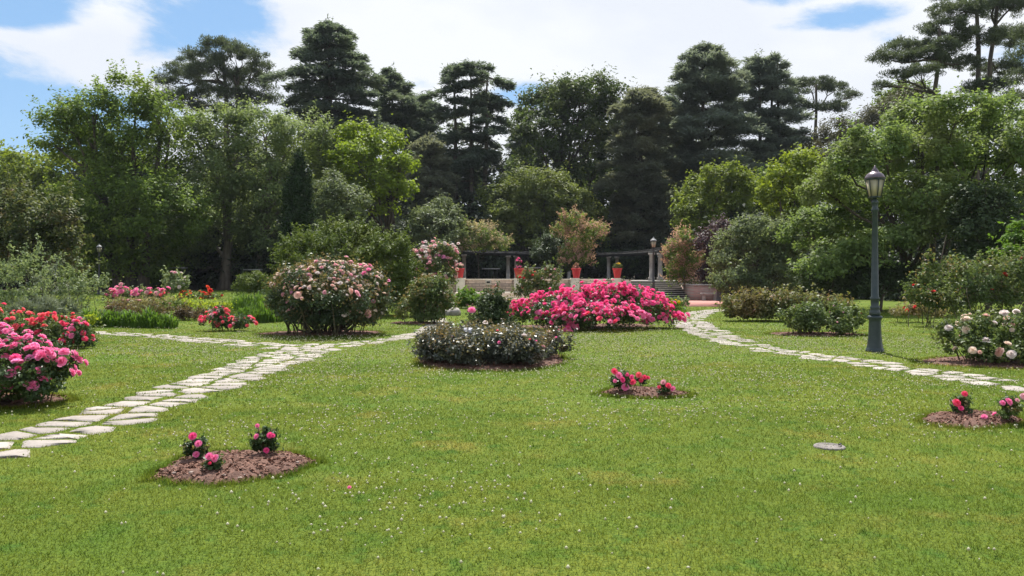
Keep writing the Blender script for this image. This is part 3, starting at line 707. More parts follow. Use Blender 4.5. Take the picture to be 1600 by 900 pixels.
def grass():
    r = rng_(77); Vs = []
    for (y0, y1, dens, h, w) in ((2.6, 6.2, 5600, .032, .0060), (6.2, 9.5, 3200, .034, .008), (9.5, 14.5, 1300, .036, .013), (14.5, 24, 360, .040, .022), (24, 46, 70, .065, .035)):
        n = int(dens * ((y1 * y1 - y0 * y0) * .7 + 6.4 * (y1 - y0))); P = scatter(n, y0, y1, r); P = P[reject(P)]
        P = P[(P[:, 1] < 40.5) | (P[:, 0] < -5)]; n = len(P)
        a = r.uniform(0, 6.283, n); hh = h * r.uniform(.3, 1.0, n); lean = h * r.uniform(.2, 1.1, n); la = r.uniform(0, 6.283, n)
        z = gz(P[:, 0], P[:, 1]); B = np.column_stack([P, z - .004]); d = np.column_stack([np.cos(a), np.sin(a), np.zeros(n)]) * (w * r.uniform(.6, 1.3, n))[:, None] * .5
        tipv = B + np.column_stack([np.cos(la) * lean, np.sin(la) * lean, hh])
        Vs.append(np.stack([B - d, B + d, tipv], 1).reshape(-1, 3))
    # longer uncut grass round the beds
    for D in BEDS:
        c = D.mean(0); L_ = np.linalg.norm(np.roll(D, -1, 0) - D, axis=1).sum(); yb = c[1]; n = int(L_ * (700 if yb < 12 else 220))
        if yb > 24: continue
        k = r.integers(0, len(D), n); t = r.random(n)[:, None]; p = D[k] + (D[(k + 1) % len(D)] - D[k]) * t; p = c + (p - c) * (1 + np.abs(r.normal(size=(n, 1))) * .05 / max(.5, L_ / 6))
        hh = r.uniform(.025, .06, n); a = r.uniform(0, 6.283, n); B = np.column_stack([p, gz(p[:, 0], p[:, 1])]); w = .006 if yb < 9 else .011
        d = np.column_stack([np.cos(a), np.sin(a), np.zeros(n)]) * w * .5; ll = r.normal(size=(n, 2)) * .016
        Vs.append(np.stack([B - d, B + d, B + np.column_stack([ll, hh])], 1).reshape(-1, 3))
    V = np.concatenate(Vs); n = len(V) // 3
    o = build('grass', V, None, np.arange(n * 3).reshape(n, 3), M['blade']); tag(o, 'short mown grass blades of the lawn', kind='stuff')
    # clover heads
    V, T = [], []
    ico = np.array([(1,0,0),(-1,0,0),(0,1,0),(0,-1,0),(0,0,1),(0,0,-1)], float); ft = np.array([(0,2,4),(2,1,4),(1,3,4),(3,0,4),(2,0,5),(1,2,5),(3,1,5),(0,3,5)])
    nc = 52000; P = scatter(nc, 4.0, 26, r); P = P[reject(P, True, 1.02)]
    cent = scatter(60, 5, 20, r); dmin = np.min(np.linalg.norm(P[:, None] - cent[None], axis=2) / (.5 + cent[None, :, 1] * .05), axis=1)
    P = P[r.random(len(P)) < np.clip(1.25 - dmin * .7, .16, 1)]; n = len(P)
    s = (.0095 + .00015 * P[:, 1]) * r.uniform(.6, 1.25, n); z = gz(P[:, 0], P[:, 1]) + r.uniform(.03, .055, n)
    V = np.column_stack([P, z])[:, None] + ico[None] * s[:, None, None] * (1 + r.normal(size=(n, 6, 1)) * .2); T = (np.arange(n)[:, None, None] * 6 + ft[None]).reshape(-1, 3)
    o = build('clover_flowers', V.reshape(-1, 3), None, T, M['clover']); tag(o, 'small white clover heads scattered in the lawn', kind='stuff')
grass()

def haze():  # scattering volume added to lift the dark tones of the far trees
    o = MB().box((-130, -12, -3), (130, 160, 46)).build('haze', None); tag(o, 'thin haze added over the garden and trees to lift the shadows', kind='stuff')
    m, N, L = nodes('haze'); p = N.new('ShaderNodeVolumePrincipled'); p.inputs['Color'].default_value = (.80, .88, 1, 1); p.inputs['Density'].default_value = .00016; p.inputs['Anisotropy'].default_value = .2
    u = N.new('ShaderNodeOutputMaterial'); L.new(p.outputs[0], u.inputs['Volume']); o.data.materials.append(m)
HAZE = True
if HAZE: haze()
# ------------------------------------------------------------------ terrace, wall, steps, pergola
def terrace():
    o = MB().box((-4.5, 41, -.3), (16, 50.0, .05)).box((7.4, 50.0, -.3), (16, 51.6, .051)).build('terrace', M['pave']); tag(o, 'pinkish red paved terrace in front of the brick wall', kind='structure')
    o = MB().box((-9, 54.45, -.3), (7.8, 70, 1.22)).box((7.8, 54.9, -.3), (18, 70, 1.19)).build('upper_terrace', M['forest']); tag(o, 'raised earth terrace behind the wall', kind='structure')
    o = MB().box((3.5, 54.46, 1.19), (16, 62, 1.224)).build('landing', M['step']); tag(o, 'stone landing at the top of the steps', kind='structure')
    # basin
    root = thing('fountain_basin', (1.6, 52, .05), 'long low basin with bright cream coping below the brick wall', 'basin')
    c = MB(); c.bbox((-3.6, 50.0, .05), (6.9, 50.55, .50), .03); c.bbox((-3.6, 53.3, .05), (6.9, 53.9, .50), .03); c.bbox((-3.6, 50.55, .05), (-3.05, 53.3, .50), .03); c.bbox((6.35, 50.55, .05), (6.9, 53.3, .50), .03)
    c.build('coping', M['coping'], root); MB().box((-3.05, 50.55, .06), (6.35, 53.3, .33)).build('water', M['water'], root)
    MB().bbox((-3.9, 49.55, .052), (7.2, 49.998, .16), .02).build('kerb', M['coping'], root)
    # wall
    Y = 54.0; X = lambda px: (px - 800) / F * Y
    root = thing('retaining_wall', (X(830), Y, .0), 'long pale brick wall between cream piers carrying red pots', 'wall')
    piers = [719.5, 810, 898.5, 963.5]; edges = [676, 712, 727, 803, 817.5, 891, 906, 957, 970, 976]
    for k in range(0, 10, 2):
        o = MB().box((X(edges[k]), Y + .06, -.1), (X(edges[k + 1]), Y + .44, 1.29)).build('brick_panel', M['brick'], root)
        MB().bbox((X(edges[k]), Y + .02, 1.29), (X(edges[k + 1]), Y + .48, 1.345), .015).build('coping', M['cream'], root)
    for p in piers:
        MB().bbox((X(p - 7), Y - .05, -.1), (X(p + 7), Y + .5, 1.405), .02).build('pier', M['cream'], root)
    MB().box((X(976), Y - .02, -.1), (X(986), Y + .5, 1.30)).build('end_pier', M['red_brick'], root)
    for px_, nm in ((763, 'spout_panel'), (932, 'relief_panel')):
        cx, cz = X(px_), 1.13
        pn = MB().bbox((cx - .21, Y - .02, cz - .19), (cx + .21, Y + .058, cz + .17), .012).build(nm, M['relief'], root)
        if nm == 'spout_panel': MB().box((cx - .11, Y - .04, cz - .06), (cx + .11, Y - .021, cz + .06)).build('spout_hole_shade', M['hole_shade'], pn)  # dark block on the panel face, painted as the shade of a hole
        else:
            m = MB(); 
            for a in np.linspace(.1, 3.04, 9): m.lathe([(.0, -.05), (.045, -.02), (.045, .02), (.0, .05)], (cx + .11 * math.cos(a), Y - .03, cz - .04 + .12 * math.sin(a)), 6)
            m.lathe([(.0, -.09), (.06, -.05), (.07, .0), (.05, .06), (0, .09)], (cx, Y - .045, cz - .02), 8)
            m.build('carved_head', M['cream'], pn, smooth=True)
    # steps
    root = thing('stone_steps', (9.4, 51.6, .05), 'broad flight of grey stone steps beside the brick wall', 'steps')
    n = 9
    for k in range(n):
        y0 = 50.6 + k * .43; z1 = .05 + (k + 1) * (1.16 / n)
        st = MB().box((7.95, y0 + .06, .0 if k == 0 else .05 + (k - .4) * (1.16 / n)), (11.2, 55.2, z1 - .035)).build('step', M['riser'], root)
        MB().bbox((7.93, y0, z1 - .034), (11.22, y0 + .47 if k < n - 1 else 55.2, z1), .012).build('tread', M['step'], st)
    # brick block at the foot of the steps, benches
    root = thing('brick_block', (12.0, 50.3, .05), 'squat reddish brick wall block closing the side of the steps', 'wall')
    MB().box((11.27, 49.6, -.1), (12.75, 53.6, .96)).build('brick_body', M['red_brick'], root); MB().bbox((11.23, 49.55, .96), (12.79, 53.65, 1.03), .02).build('cap_slab', M['grey_stone'], root)
    def bench(x, y, w, label):
        root = thing('stone_bench', (x, y, .05), label, 'bench')
        MB().bbox((x - w/2, y - .22, .42), (x + w/2, y + .22, .52), .02).build('seat', M['grey_stone'], root)
        for s in (-1, 1): MB().bbox((x + s * w * .33 - .09, y - .17, .05), (x + s * w * .33 + .09, y + .17, .42), .01).build('leg', M['grey_stone'], root)
    bench(12.05, 48.9, 1.0, 'grey stone bench in front of the squat brick block'); bench(7.45, 49.2, .9, 'grey stone bench against the end pier of the long wall')
terrace()

def pergola():
    root = thing('pergola', (4, 65, 1.2), 'curved pergola of dark timber beams on paired stone columns', 'pergola')
    pts = [(-4.2, 62.2), (-3.4, 63), (0, 66), (4.4, 69.5), (7.6, 70.5), (9.9, 67), (11.0, 61.5), (11.1, 57.2)]
    c = np.array(pts); s = np.concatenate([[0], np.cumsum(np.linalg.norm(np.diff(c, axis=0), axis=1))])
    fine = np.linspace(0, s[-1], 26); C = np.column_stack([np.interp(fine, s, c[:, 0]), np.interp(fine, s, c[:, 1])]); C[1:-1] = C[1:-1] * .5 + (C[:-2] + C[2:]) * .25
    T_ = unit(np.gradient(C, axis=0)); Nn = np.column_stack([-T_[:, 1], T_[:, 0]])
    for off in (-.42, .42):
        m = MB(); P = C + Nn * off; a, b = P + Nn * .06, P - Nn * .06; k = len(P)
        V = np.concatenate([np.column_stack([a, np.full(k, 3.20)]), np.column_stack([b, np.full(k, 3.20)]), np.column_stack([b, np.full(k, 3.46)]), np.column_stack([a, np.full(k, 3.46)])])
        Q = [(j*k+i, j*k+i+1, ((j+1)%4)*k+i+1, ((j+1)%4)*k+i) for j in range(4) for i in range(k-1)] + [(0, k, 2*k, 3*k), (k-1, 4*k-1, 3*k-1, 2*k-1)]
        m.add(V, Q); m.build('beam', M['timber'], root)
    for i in range(0, 26):
        p, nn, tt = C[i], Nn[i], T_[i]; a, b = p + nn * .75, p - nn * .75; w = tt * .04
        V = [(*(q + sg * w), z) for z in (3.462, 3.57) for q, sg in ((a, 1), (a, -1), (b, -1), (b, 1))]
        MB().add(V, [(3,2,1,0),(4,5,6,7),(0,1,5,4),(1,2,6,5),(2,3,7,6),(3,0,4,7)]).build('rafter', M['weathered'], root)  # rafter highlights come from this lighter colour
    for px, Y in ((713, 62.6), (725, 62.6), (794, 66), (806.5, 66), (876, 69.5), (889, 69.5), (951, 69), (964, 69)):
        x = (px - 800) / F * Y; MB().lathe([(.22, 1.15), (.22, 1.3), (.15, 1.32), (.145, 3.05), (.21, 3.08), (.21, 3.198)], (x, Y, 0), 14).build('column', M['grey_stone'], root, smooth=False)
    for px, Y in ((1018, 57.3), (1031.5, 57.6)):
        x = (px - 800) / F * Y; MB().lathe([(.24, 1.15), (.24, 1.45), (.16, 1.47), (.155, 3.02), (.24, 3.06), (.24, 3.198)], (x, Y, 0), 14).build('column', M['grey_stone'], root)
pergola()

def flower_pot(px, label, seed, kind):
    Y = 54.2; x = (px - 800) / F * Y; z0 = 1.405; r = rng_(seed); root = thing('flower_pot', (x, Y, z0), label, 'flower pot', 'red pots on the wall piers')
    MB().lathe([(.20, 0), (.20, .03), (.30, .56), (.33, .57), (.335, .66), (.30, .67), (.28, .62), (.05, .60)], (x, Y, z0), 20).build('pot', M['terracotta'], root, smooth=False)
    c = np.array([x, Y, z0 + .62])
    spec = {'cream': ([(0, .17, .22, .2)], 'rose_light', ['cream', 'pale'], 16), 'pink': ([(0, .12, .2, .12), (0, .45, .16, .25)], 'rose', ['magenta', 'pink'], 26),
            'bronze': ([(0, .12, .2, .15), (.02, .38, .09, .22)], 'plume_pink', ['blush'], 3), 'green': ([(0, .18, .3, .2)], 'rose_light', ['yellow'], 3)}[kind]
    L = [(c + np.array([a, 0, b]), np.array([w, w, h])) for a, b, w, h in spec[0]]
    V, _ = crown(L, r, .1, .09, 14, dens=1.2); build('foliage', V, quadidx(len(V)//4), mat=LM[spec[1]], parent=root)
    P, D = surface_pts(L, spec[3], r, -.1, .5); put_blooms(root, P, D, spec[2], .075, r, name='flower')
flower_pot(718.5, 'red flower pot with pale cream flowers, next to the tall blush rose', 31, 'cream'); flower_pot(810.5, 'red flower pot with an upright pink flower spike', 32, 'pink')
flower_pot(900.5, 'red flower pot with a small bronze plant', 33, 'bronze'); flower_pot(964.5, 'red flower pot with low green foliage, nearest the steps', 34, 'green')

# ------------------------------------------------------------------ lamp posts
def lamp_post(px, Y, label, H=3.84, mat='iron', seg=16, z=None, roof='lamp_roof'):
    x = (px - 800) / F * Y; zb = float(gz(x, Y)) if z is None else z; root = thing('lamp_post', (x, Y, zb), label, 'lamp post', 'lamp posts round the garden'); c = (x, Y, zb); k = H / 3.84
    MB().lathe([(a * k, b * k) for a, b in ((.185,-.05),(.185,.04),(.17,.06),(.155,.10),(.128,.32),(.118,.62),(.122,.66),(.150,.70),(.152,.735),(.118,.755))], c, 8, ph=rad(22.5)).build('base', M[mat], root)
    MB().lathe([(a * k, b * k) for a, b in ((.10,.755),(.115,.80),(.098,.85),(.085,.88),(.098,.91),(.098,.935),(.078,.96),(.085,1.08),(.098,1.10),(.098,1.125),(.075,1.15),(.062,2.2),(.054,2.92),(.072,2.95),(.072,2.985),(.058,3.0),(.06,3.10),(.075,3.12),(.062,3.15),(.04,3.18),(.04,3.22))], c, seg).build('post', M[mat], root, smooth=False)
    lan = MB()
    n = 6; a = np.arange(n) / n * 6.283 + rad(30); zb_, zt_ = 3.235 * k, 3.60 * k; rb, rt = .118 * k, .185 * k
    for t in a: lan.tube(np.array([(x + rb * math.cos(t), Y + rb * math.sin(t), zb + zb_), (x + rt * math.cos(t), Y + rt * math.sin(t), zb + zt_)]), .011 * k, 5)
    lan.lathe([(rb * .4, zb_ - .02 * k), (rb * 1.06, zb_ - .018 * k), (rb * 1.06, zb_ + .012 * k), (rb * .8, zb_ + .014 * k)], c, 6, ph=rad(30))
    lan.lathe([(rt * .9, zt_ - .012 * k), (rt * 1.09, zt_ - .010 * k), (rt * 1.12, zt_ + .022 * k), (rt * .9, zt_ + .024 * k)], c, 6, ph=rad(30))
    for s in (-1, 1): lan.tube(np.array([(x, Y, zb + 3.18 * k), (x + s * .07 * k, Y, zb + 3.19 * k), (x + s * .10 * k, Y, zb + zb_)]), .012 * k, 5)
    fr = lan.build('lantern', M[mat], root)
    for i in range(n):
        t0, t1 = a[i], a[(i + 1) % n]; f = .97
        V = [(x + rb*f*math.cos(t0), Y + rb*f*math.sin(t0), zb+zb_+.014*k), (x + rb*f*math.cos(t1), Y + rb*f*math.sin(t1), zb+zb_+.014*k), (x + rt*f*math.cos(t1), Y + rt*f*math.sin(t1), zb+zt_-.013*k), (x + rt*f*math.cos(t0), Y + rt*f*math.sin(t0), zb+zt_-.013*k)]
        V = np.array(V); V2 = np.array([x, Y, 0]) + (V - np.array([x, Y, 0])) * np.array([.97, .97, 1]); MB().add(np.concatenate([V, V2]), [(0,1,2,3),(7,6,5,4),(0,4,5,1),(1,5,6,2),(2,6,7,3),(3,7,4,0)]).build('glass_pane', M['pane'], fr)
    MB().lathe([(a_ * k, b_ * k) for a_, b_ in ((.205,3.625),(.20,3.64),(.185,3.67),(.165,3.705),(.13,3.735),(.095,3.755),(.075,3.765),(.078,3.785),(.062,3.80),(.05,3.81),(.055,3.825),(.03,3.84),(.018,3.87),(.006,3.895))], c, 18).build('roof', M[roof], root, smooth=True)
    return root
lamp_post(1367, 16.75, 'tall dark green lamp post standing alone on the lawn by the path')
lamp_post(1021, 48.6, 'dark lamp post standing in front of the stone steps', mat='black_iron', seg=10, z=.05, roof='zinc')
lamp_post(155, 44, 'lamp post half hidden behind shrubs in front of the dark trees', H=2.75, mat='black_iron', seg=10, roof='zinc')
lamp_post(1123, 48.2, 'lamp post whose top is lost in the grey green shrub', mat='black_iron', seg=10, z=.05, roof='zinc')

# cover in the lawn, rocks, rail frames, labels
def small_things():
    p = G(1296, 699); root = thing('drain_cover', p, 'round weathered stone cover set flush in the lawn', 'cover')
    MB().lathe([(.14, -.05), (.142, .010), (.132, .017), (.112, .018), (.108, .013), (.02, .015)], p, 26).build('cover_disc', M['cover'], root)
    MB().tube(np.array([p + np.array([.075, -.03, .03]), p + np.array([.10, -.01, .036]), p + np.array([.115, .02, .03])]), .008, 5).build('handle', M['black_iron'], root)
    r = rng_(8)
    for px, py, s, lab in ((698, 493, .22, 'smaller grey boulder beside the bronze tipped shrub'), (709, 493, .30, 'larger rounded grey boulder at the end of the flagstone strip')):
        q = G(px, py); m = MB(); m.lathe([(s*.7, -.05), (s, s*.2), (s*.95, s*.5), (s*.6, s*.85), (s*.2, s*.97)], q, 9); V = np.concatenate(m.v); V += np.random.default_rng(3).normal(size=V.shape) * s * .09
        o = build('boulder', V, np.concatenate(m.q), np.concatenate(m.t), M['grey_stone'], origin=q, smooth=True); tag(o, lab, 'rock', 'boulders by the path')
    for px, py, Y, wd, lab in ((276, 418.6, 52, 28, 'thin metal rail frame behind the white rose bush'), (394, 421.5, 53, 28, 'thin metal rail frame above the weeping conifer'), (767, 420, 58, 28, 'thin metal rail frame behind the spout panel'), (832, 418.5, 58, 26, 'thin metal rail frame behind the rose bushes of the terrace')):
        c = W(px, py, Y); w = wd / F * Y / 2; g0 = max(float(gz(c[0], Y)), 1.2 if px > 700 else 0); root = thing('rail_frame', (c[0], Y, g0), lab, 'rail', 'metal rail frames')
        MB().box((c[0] - w, Y - .05, c[2] - .03), (c[0] + w, Y + .35, c[2] + .03)).build('rail', M['zinc'], root)
        for s in (-.75, -.3, .3, .75): MB().tube(np.array([(c[0] + s * w, Y + .1, g0 - .05), (c[0] + s * w * .9, Y + .1, c[2] - .03)]), .016, 5).build('leg', M['black_iron'], root)
    for p, s, mat, lab in ((np.array([-.78, 14.2, 0]), .075, 'plate', 'small blue grey name plate among the dark leaved roses'), (np.array([-4.5, 21.15, 0]), .09, 'white_plate', 'small white name plate under the tall rose shrub')):
        h = .62 if mat == 'plate' else .58; root = thing('plant_label', p, lab, 'plant label')
        MB().tube(np.array([p + np.array([0, 0, -.05]), p + np.array([0, 0, h])]), .006, 5).build('stake', M['black_iron'], root)
        q = p + np.array([0, -.01, h]); V = [q + np.array(v) for v in ((-s, -.03, -s*.6), (s, -.03, -s*.6), (s, .03, s*.6), (-s, .03, s*.6), (-s, -.024, -s*.66), (s, -.024, -s*.66), (s, .036, s*.54), (-s, .036, s*.54))]
        MB().add(V, [(0,1,2,3),(7,6,5,4),(0,4,5,1),(1,5,6,2),(2,6,7,3),(3,7,4,0)]).build('plate', M[mat], root)
small_things()

# ------------------------------------------------------------------ background trees
def trees():
    T = tree
    T('dense_tree', 'pale green rounded tree far away behind the bronze shrub', 'tree', 60, 76, [(15,262,35,30),(60,262,45,34),(105,268,40,30),(40,300,60,40),(100,320,50,40),(-20,290,50,60),(20,350,60,50),(100,370,50,50)], 'bright_olive', 101, 1.3, .42, 42)
    T('deciduous_tree', 'spreading tree with spiky upright shoots, sunlit yellow green on top', 'tree', 203, 51, [(150,425,52,26,2),(228,425,52,26,2),(88,188,34,20),(85,225,25,14),(112,165,18,14),(145,180,42,34),(205,158,52,36),(250,185,42,42),(150,235,62,30),(215,245,72,50),(112,215,40,22),(180,320,82,55),(245,330,70,65),(150,385,60,42),(215,395,70,45),(120,330,45,30),(95,300,20,14)], 'mid', 102, .72, .21, 66, .32, shoot=.14, trunks=[(0,.3),(-.6,-2.2),(.8,1.0)], dens=1.0, spread=2.2)
    T('deciduous_tree', 'broad round topped tree with small silvery leaves and a pale trunk', 'tree', 350, 56, [(300,412,46,28,3),(400,412,50,26,3),(445,395,40,30,2),(300,215,48,42),(350,212,52,46),(410,205,60,42),(465,212,48,42),(500,235,24,38),(330,290,65,55),(410,290,75,60),(478,290,42,55),(350,360,70,50),(420,365,62,45),(300,350,50,60)], 'sage_mid', 103, .78, .2, 70, .38, 'pale_bark', trunks=[(0,.4),(2.6,.5)], spread=2.4)
    T('deciduous_tree', 'bright yellow green tree between the round topped tree and the cedars', 'tree', 605, 58, [(560,213,36,18),(596,222,34,26),(626,262,20,28),(558,252,42,32),(600,285,42,28),(545,298,28,28),(628,296,20,16),(585,320,40,18)], 'bright', 104, .7, .26, 46, .3, spread=1.5)
    T('shrub', 'pale grey green shrub beside the dark cypress column', 'shrub', 525, 53, [(525,300,38,32),(520,335,42,28),(545,320,30,30),(505,350,30,25)], 'sage', 105, .55, .2, 46, .15, spread=1)
    T('shrub', 'pale grey green rounded shrub under the dark cedars', 'shrub', 685, 58, [(685,335,36,28),(680,362,40,26),(665,348,26,24),(705,352,22,26)], 'sage', 106, .55, .2, 46, .15, spread=1)
    T('dome_tree', 'dome shaped olive green tree rising behind the pergola', 'tree', 845, 73, [(832,288,56,26),(786,315,44,32),(872,310,50,32),(910,342,38,38),(840,335,68,44),(776,354,38,32),(850,374,68,30),(908,374,42,28),(790,380,36,22)], 'olive', 107, .8, .24, 60, .3, spread=2, trunks=[(0,.3),(-1,-1.2),(1,1.4)])
    T('deciduous_tree', 'tall dark broadleaf tree sunlit at its crown, between two cedars', 'tree', 880, 84, [(833,168,32,26),(870,148,44,28),(920,140,44,20),(900,165,50,34),(955,150,32,22),(848,210,50,44),(910,220,56,50),(850,270,56,50),(920,290,56,50),(880,330,66,44),(940,200,40,40)], 'dark_mid', 108, 1.0, .34, 52, .45, spread=2.5)
    T('deciduous_tree', 'yellow green bushy tree beside the blue cedar', 'tree', 1120, 62, [(1130,272,36,18),(1100,298,34,25),(1150,298,34,30),(1078,328,30,20),(1125,328,45,25),(1070,350,25,15),(1110,360,46,22),(1145,350,30,30)], 'bright_olive', 109, .65, .24, 50, .22, spread=1.6)
    T('deciduous_tree', 'small green tree with loose boughs behind the yellow green trees', 'tree', 1192, 66, [(1190,288,28,22),(1200,315,30,22),(1180,330,24,20)], 'mid', 110, .6, .24, 46, .18, spread=1)
    T('deciduous_tree', 'lime green tree tucked against the huge spreading tree', 'tree', 1235, 56, [(1256,253,28,20),(1225,273,30,24),(1213,303,30,20),(1262,285,32,25),(1235,325,36,25)], 'lime', 111, .6, .24, 48, .2, spread=1.3)
    T('spreading_tree', 'huge spreading tree with layered boughs behind the tall lamp post', 'tree', 1435, 37, [(1500,172,60,26),(1432,188,52,26),(1565,182,50,28),(1372,223,52,28),(1322,258,48,28),(1440,240,70,40),(1530,240,70,40),(1605,235,50,50),(1290,300,44,26),(1360,300,60,34),(1450,305,70,36),(1540,305,60,38),(1283,348,42,22),(1340,362,50,28),(1255,368,34,22),(1312,395,40,20),(1345,398,42,24,-2.2),(1398,372,46,24,-2.2),(1468,352,50,24,-2.4),(1540,358,44,24,-2.2),(1285,415,34,18,-2)], 'olive_layer', 112, .55, .165, 66, .2, trunks=[(0,-2.6),(.25,.1),(.5,.6),(.8,1.6)], flat=.6, spread=2.2, shoot=.04, dens=1.35)
    T('dark_shrub', 'dark glossy evergreen shrub at the edge of the picture beyond the roses', 'shrub', 1545, 33, [(1535,315,40,34),(1578,330,40,42),(1520,352,40,38),(1572,380,46,36),(1535,400,50,30)], 'dark', 113, .5, .15, 60, .12, spread=.8)
    T('young_tree', 'small bright green tree with horizontal boughs beside the dark evergreen', 'tree', 1602, 29, [(1592,375,26,9),(1580,392,30,8),(1600,400,34,10),(1596,356,18,9)], 'herb', 114, .3, .13, 40, .06, spread=.5, flat=.4)
    T('grey_shrub', 'wide grey green shrub, dark below, beside the steps', 'shrub', 1180, 43, [(1150,375,34,26),(1192,362,42,24),(1160,408,45,36),(1215,395,45,42),(1148,438,32,24),(1210,438,42,24),(1235,375,25,25)], 'grey_green', 115, .42, .15, 62, .14, spread=1.2, up=.6)
    T('purple_shrub', 'dark purple leaved shrub next to the peach smoke bush', 'shrub', 1112, 52, [(1112,375,26,20),(1132,358,22,14),(1118,405,28,26),(1108,432,26,20)], 'purple', 116, .5, .17, 52, .12, spread=.8)
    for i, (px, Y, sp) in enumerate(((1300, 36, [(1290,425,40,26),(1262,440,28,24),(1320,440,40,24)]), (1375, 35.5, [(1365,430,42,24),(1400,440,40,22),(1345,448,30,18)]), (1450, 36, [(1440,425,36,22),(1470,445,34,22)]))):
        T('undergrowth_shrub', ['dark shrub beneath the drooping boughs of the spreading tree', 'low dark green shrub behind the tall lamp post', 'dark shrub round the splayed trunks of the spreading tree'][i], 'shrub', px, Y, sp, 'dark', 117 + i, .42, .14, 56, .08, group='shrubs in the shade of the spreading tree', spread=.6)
    T('bronze_shrub', 'tall shrub with reddish bronze young growth at the edge of the trees', 'shrub', 50, 38, [(18,328,40,32),(60,340,45,40),(100,352,30,38),(28,390,50,40),(80,400,48,42),(-30,370,45,70)], 'reddish', 121, .55, .19, 54, .12, spread=1.2, shoot=.3)
    # smoke bushes and other flowering shrubs
    for px, Y, sp, m, lab in ((748, 60, [(728,362,16,16),(756,366,24,18),(742,382,26,12),(775,380,22,14)], 'plume_cream', 'cream pink smoke bush behind the end of the pergola'),
                              (900, 60, [(896,344,20,14),(925,362,24,15),(880,362,16,16),(908,380,22,12),(936,356,12,10),(898,398,20,14),(915,404,16,12),(884,404,14,12)], 'plume_peach', 'peach pink smoke bush in front of the dome shaped tree'),
                              (1068, 52, [(1062,382,18,22),(1078,398,18,26),(1052,398,12,24),(1066,418,22,16),(1060,432,16,14),(1075,436,14,10)], 'plume_peach', 'upright orange pink smoke bush next to the purple shrub')):
        root, L, (C, D, S), r = T('smoke_bush', lab, 'shrub', px, Y, sp, 'mid', 130 + int(px), .42, .16, 22, .045, group='smoke bushes in flower', spread=.5, twigs=2)
        V, _ = crown([(c, R * 1.06) for c, R in L], r, .30, .14, 26, .5, .85, .9, -.6, shoot=.3); build('plume', V, quadidx(len(V)//4), mat=LM[m], parent=root)
    T('leafy_shrub', 'dark leafy shrub hanging under the middle of the pergola', 'shrub', 868, 62, [(868,385,30,20),(890,395,26,18),(850,400,20,18),(872,412,24,12)], 'dark', 141, .45, .17, 50, .1, spread=.6)
    T('leafy_shrub', 'green shrub with glossy leaves behind the columns by the steps', 'shrub', 985, 74, [(950,410,16,20),(985,408,22,18),(1000,415,20,18),(960,425,18,12)], 'rose', 142, .4, .16, 46, .08, spread=.6)
    # conifers
    layered('cedar_tree', 'tall dark cedar, the highest peak of the skyline, with flat drooping tiers', 515, 80, [(35,500,530),(50,472,560),(68,447,586),(100,430,592),(130,428,602),(160,450,612),(200,462,622),(260,480,610),(330,490,600)], 'cedar', 201, group='cedars of the skyline', trunk_r=.6, level=1.05)
    layered('cedar_tree', 'smaller dark cedar leaning against the highest cedar', 612, 86, [(106,590,622),(130,572,652),(160,582,692),(200,590,702),(240,600,690),(330,590,680)], 'cedar', 202, group='cedars of the skyline', trunk_r=.5, level=1.05)
    layered('cedar_tree', 'flat topped dark cedar with several bare trunks and sky between them', 742, 80, [(98,702,788),(115,682,808),(140,668,800),(165,690,805),(190,672,812),(215,680,800),(250,668,790),(300,672,782)], 'cedar', 203, group='cedars of the skyline', trunk_r=.42, level=1.15, trunks=[(-1.7,-.6),(-.4,0),(.6,.8)], gap=.18)
    layered('fir_tree', 'greyish feathery fir left of the blue cedar', 1000, 76, [(136,985,1022),(160,958,1052),(200,940,1062),(260,926,1076),(320,930,1080),(390,950,1070)], 'grey_fir', 204, level=.75, droop=.18, rise=.28, tuft=.36, trunk_r=.4, density=1.25, thick=.16)
    layered('fir_tree', 'brownish sparse fir below the flat topped cedar', 672, 74, [(212,655,690),(235,630,715),(265,620,722),(300,628,730),(340,635,725),(390,640,720)], 'grey_fir', 207, level=.85, droop=.16, rise=.1, tuft=.36, trunk_r=.3, density=1.1, thick=.16, gap=.1)
    layered('blue_cedar', 'tall blue grey cedar with feathery rising boughs and a pointed top', 1098, 78, [(72,1078,1122),(86,1056,1148),(108,1046,1166),(140,1042,1175),(180,1034,1190),(230,1030,1210),(290,1020,1220),(340,1040,1210),(390,1060,1200)], 'blue_cedar', 205, level=.8, droop=.15, rise=.34, tuft=.36, trunk_r=.5, group='blue cedars', density=1.25, thick=.17)
    layered('blue_cedar', 'lower blue grey cedar spreading wide over the bare stems', 1186, 80, [(86,1166,1204),(102,1152,1214),(135,1146,1228),(200,1150,1248),(235,1145,1252),(275,1150,1240)], 'blue_cedar', 206, level=.8, droop=.15, rise=.34, tuft=.36, trunk_r=.4, group='blue cedars', density=1.25, thick=.17, trunks=[(0,0),(1.2,0),(2.2,-.4)])
    layered('cedar_tree', 'dark narrow cedar half hidden between the flat topped cedar and the dark broadleaf', 822, 95, [(186,814,830),(205,800,848),(240,790,860),(290,786,866),(350,790,860)], 'cedar', 221, group='cedars of the skyline', trunk_r=.35, level=1.0)
    layered('cedar_tree', 'dark cedar filling the gap behind the leaning cedar', 662, 96, [(150,652,672),(170,636,690),(210,624,704),(270,620,708),(340,626,700)], 'cedar', 222, group='cedars of the skyline', trunk_r=.35, level=1.0)
    layered('cedar_tree', 'dark cedar filling the gap between the feathery fir and the blue cedar', 1046, 94, [(150,1036,1056),(175,1022,1072),(220,1010,1084),(290,1006,1088),(360,1012,1080)], 'cedar', 223, group='cedars of the skyline', trunk_r=.35, level=1.0)
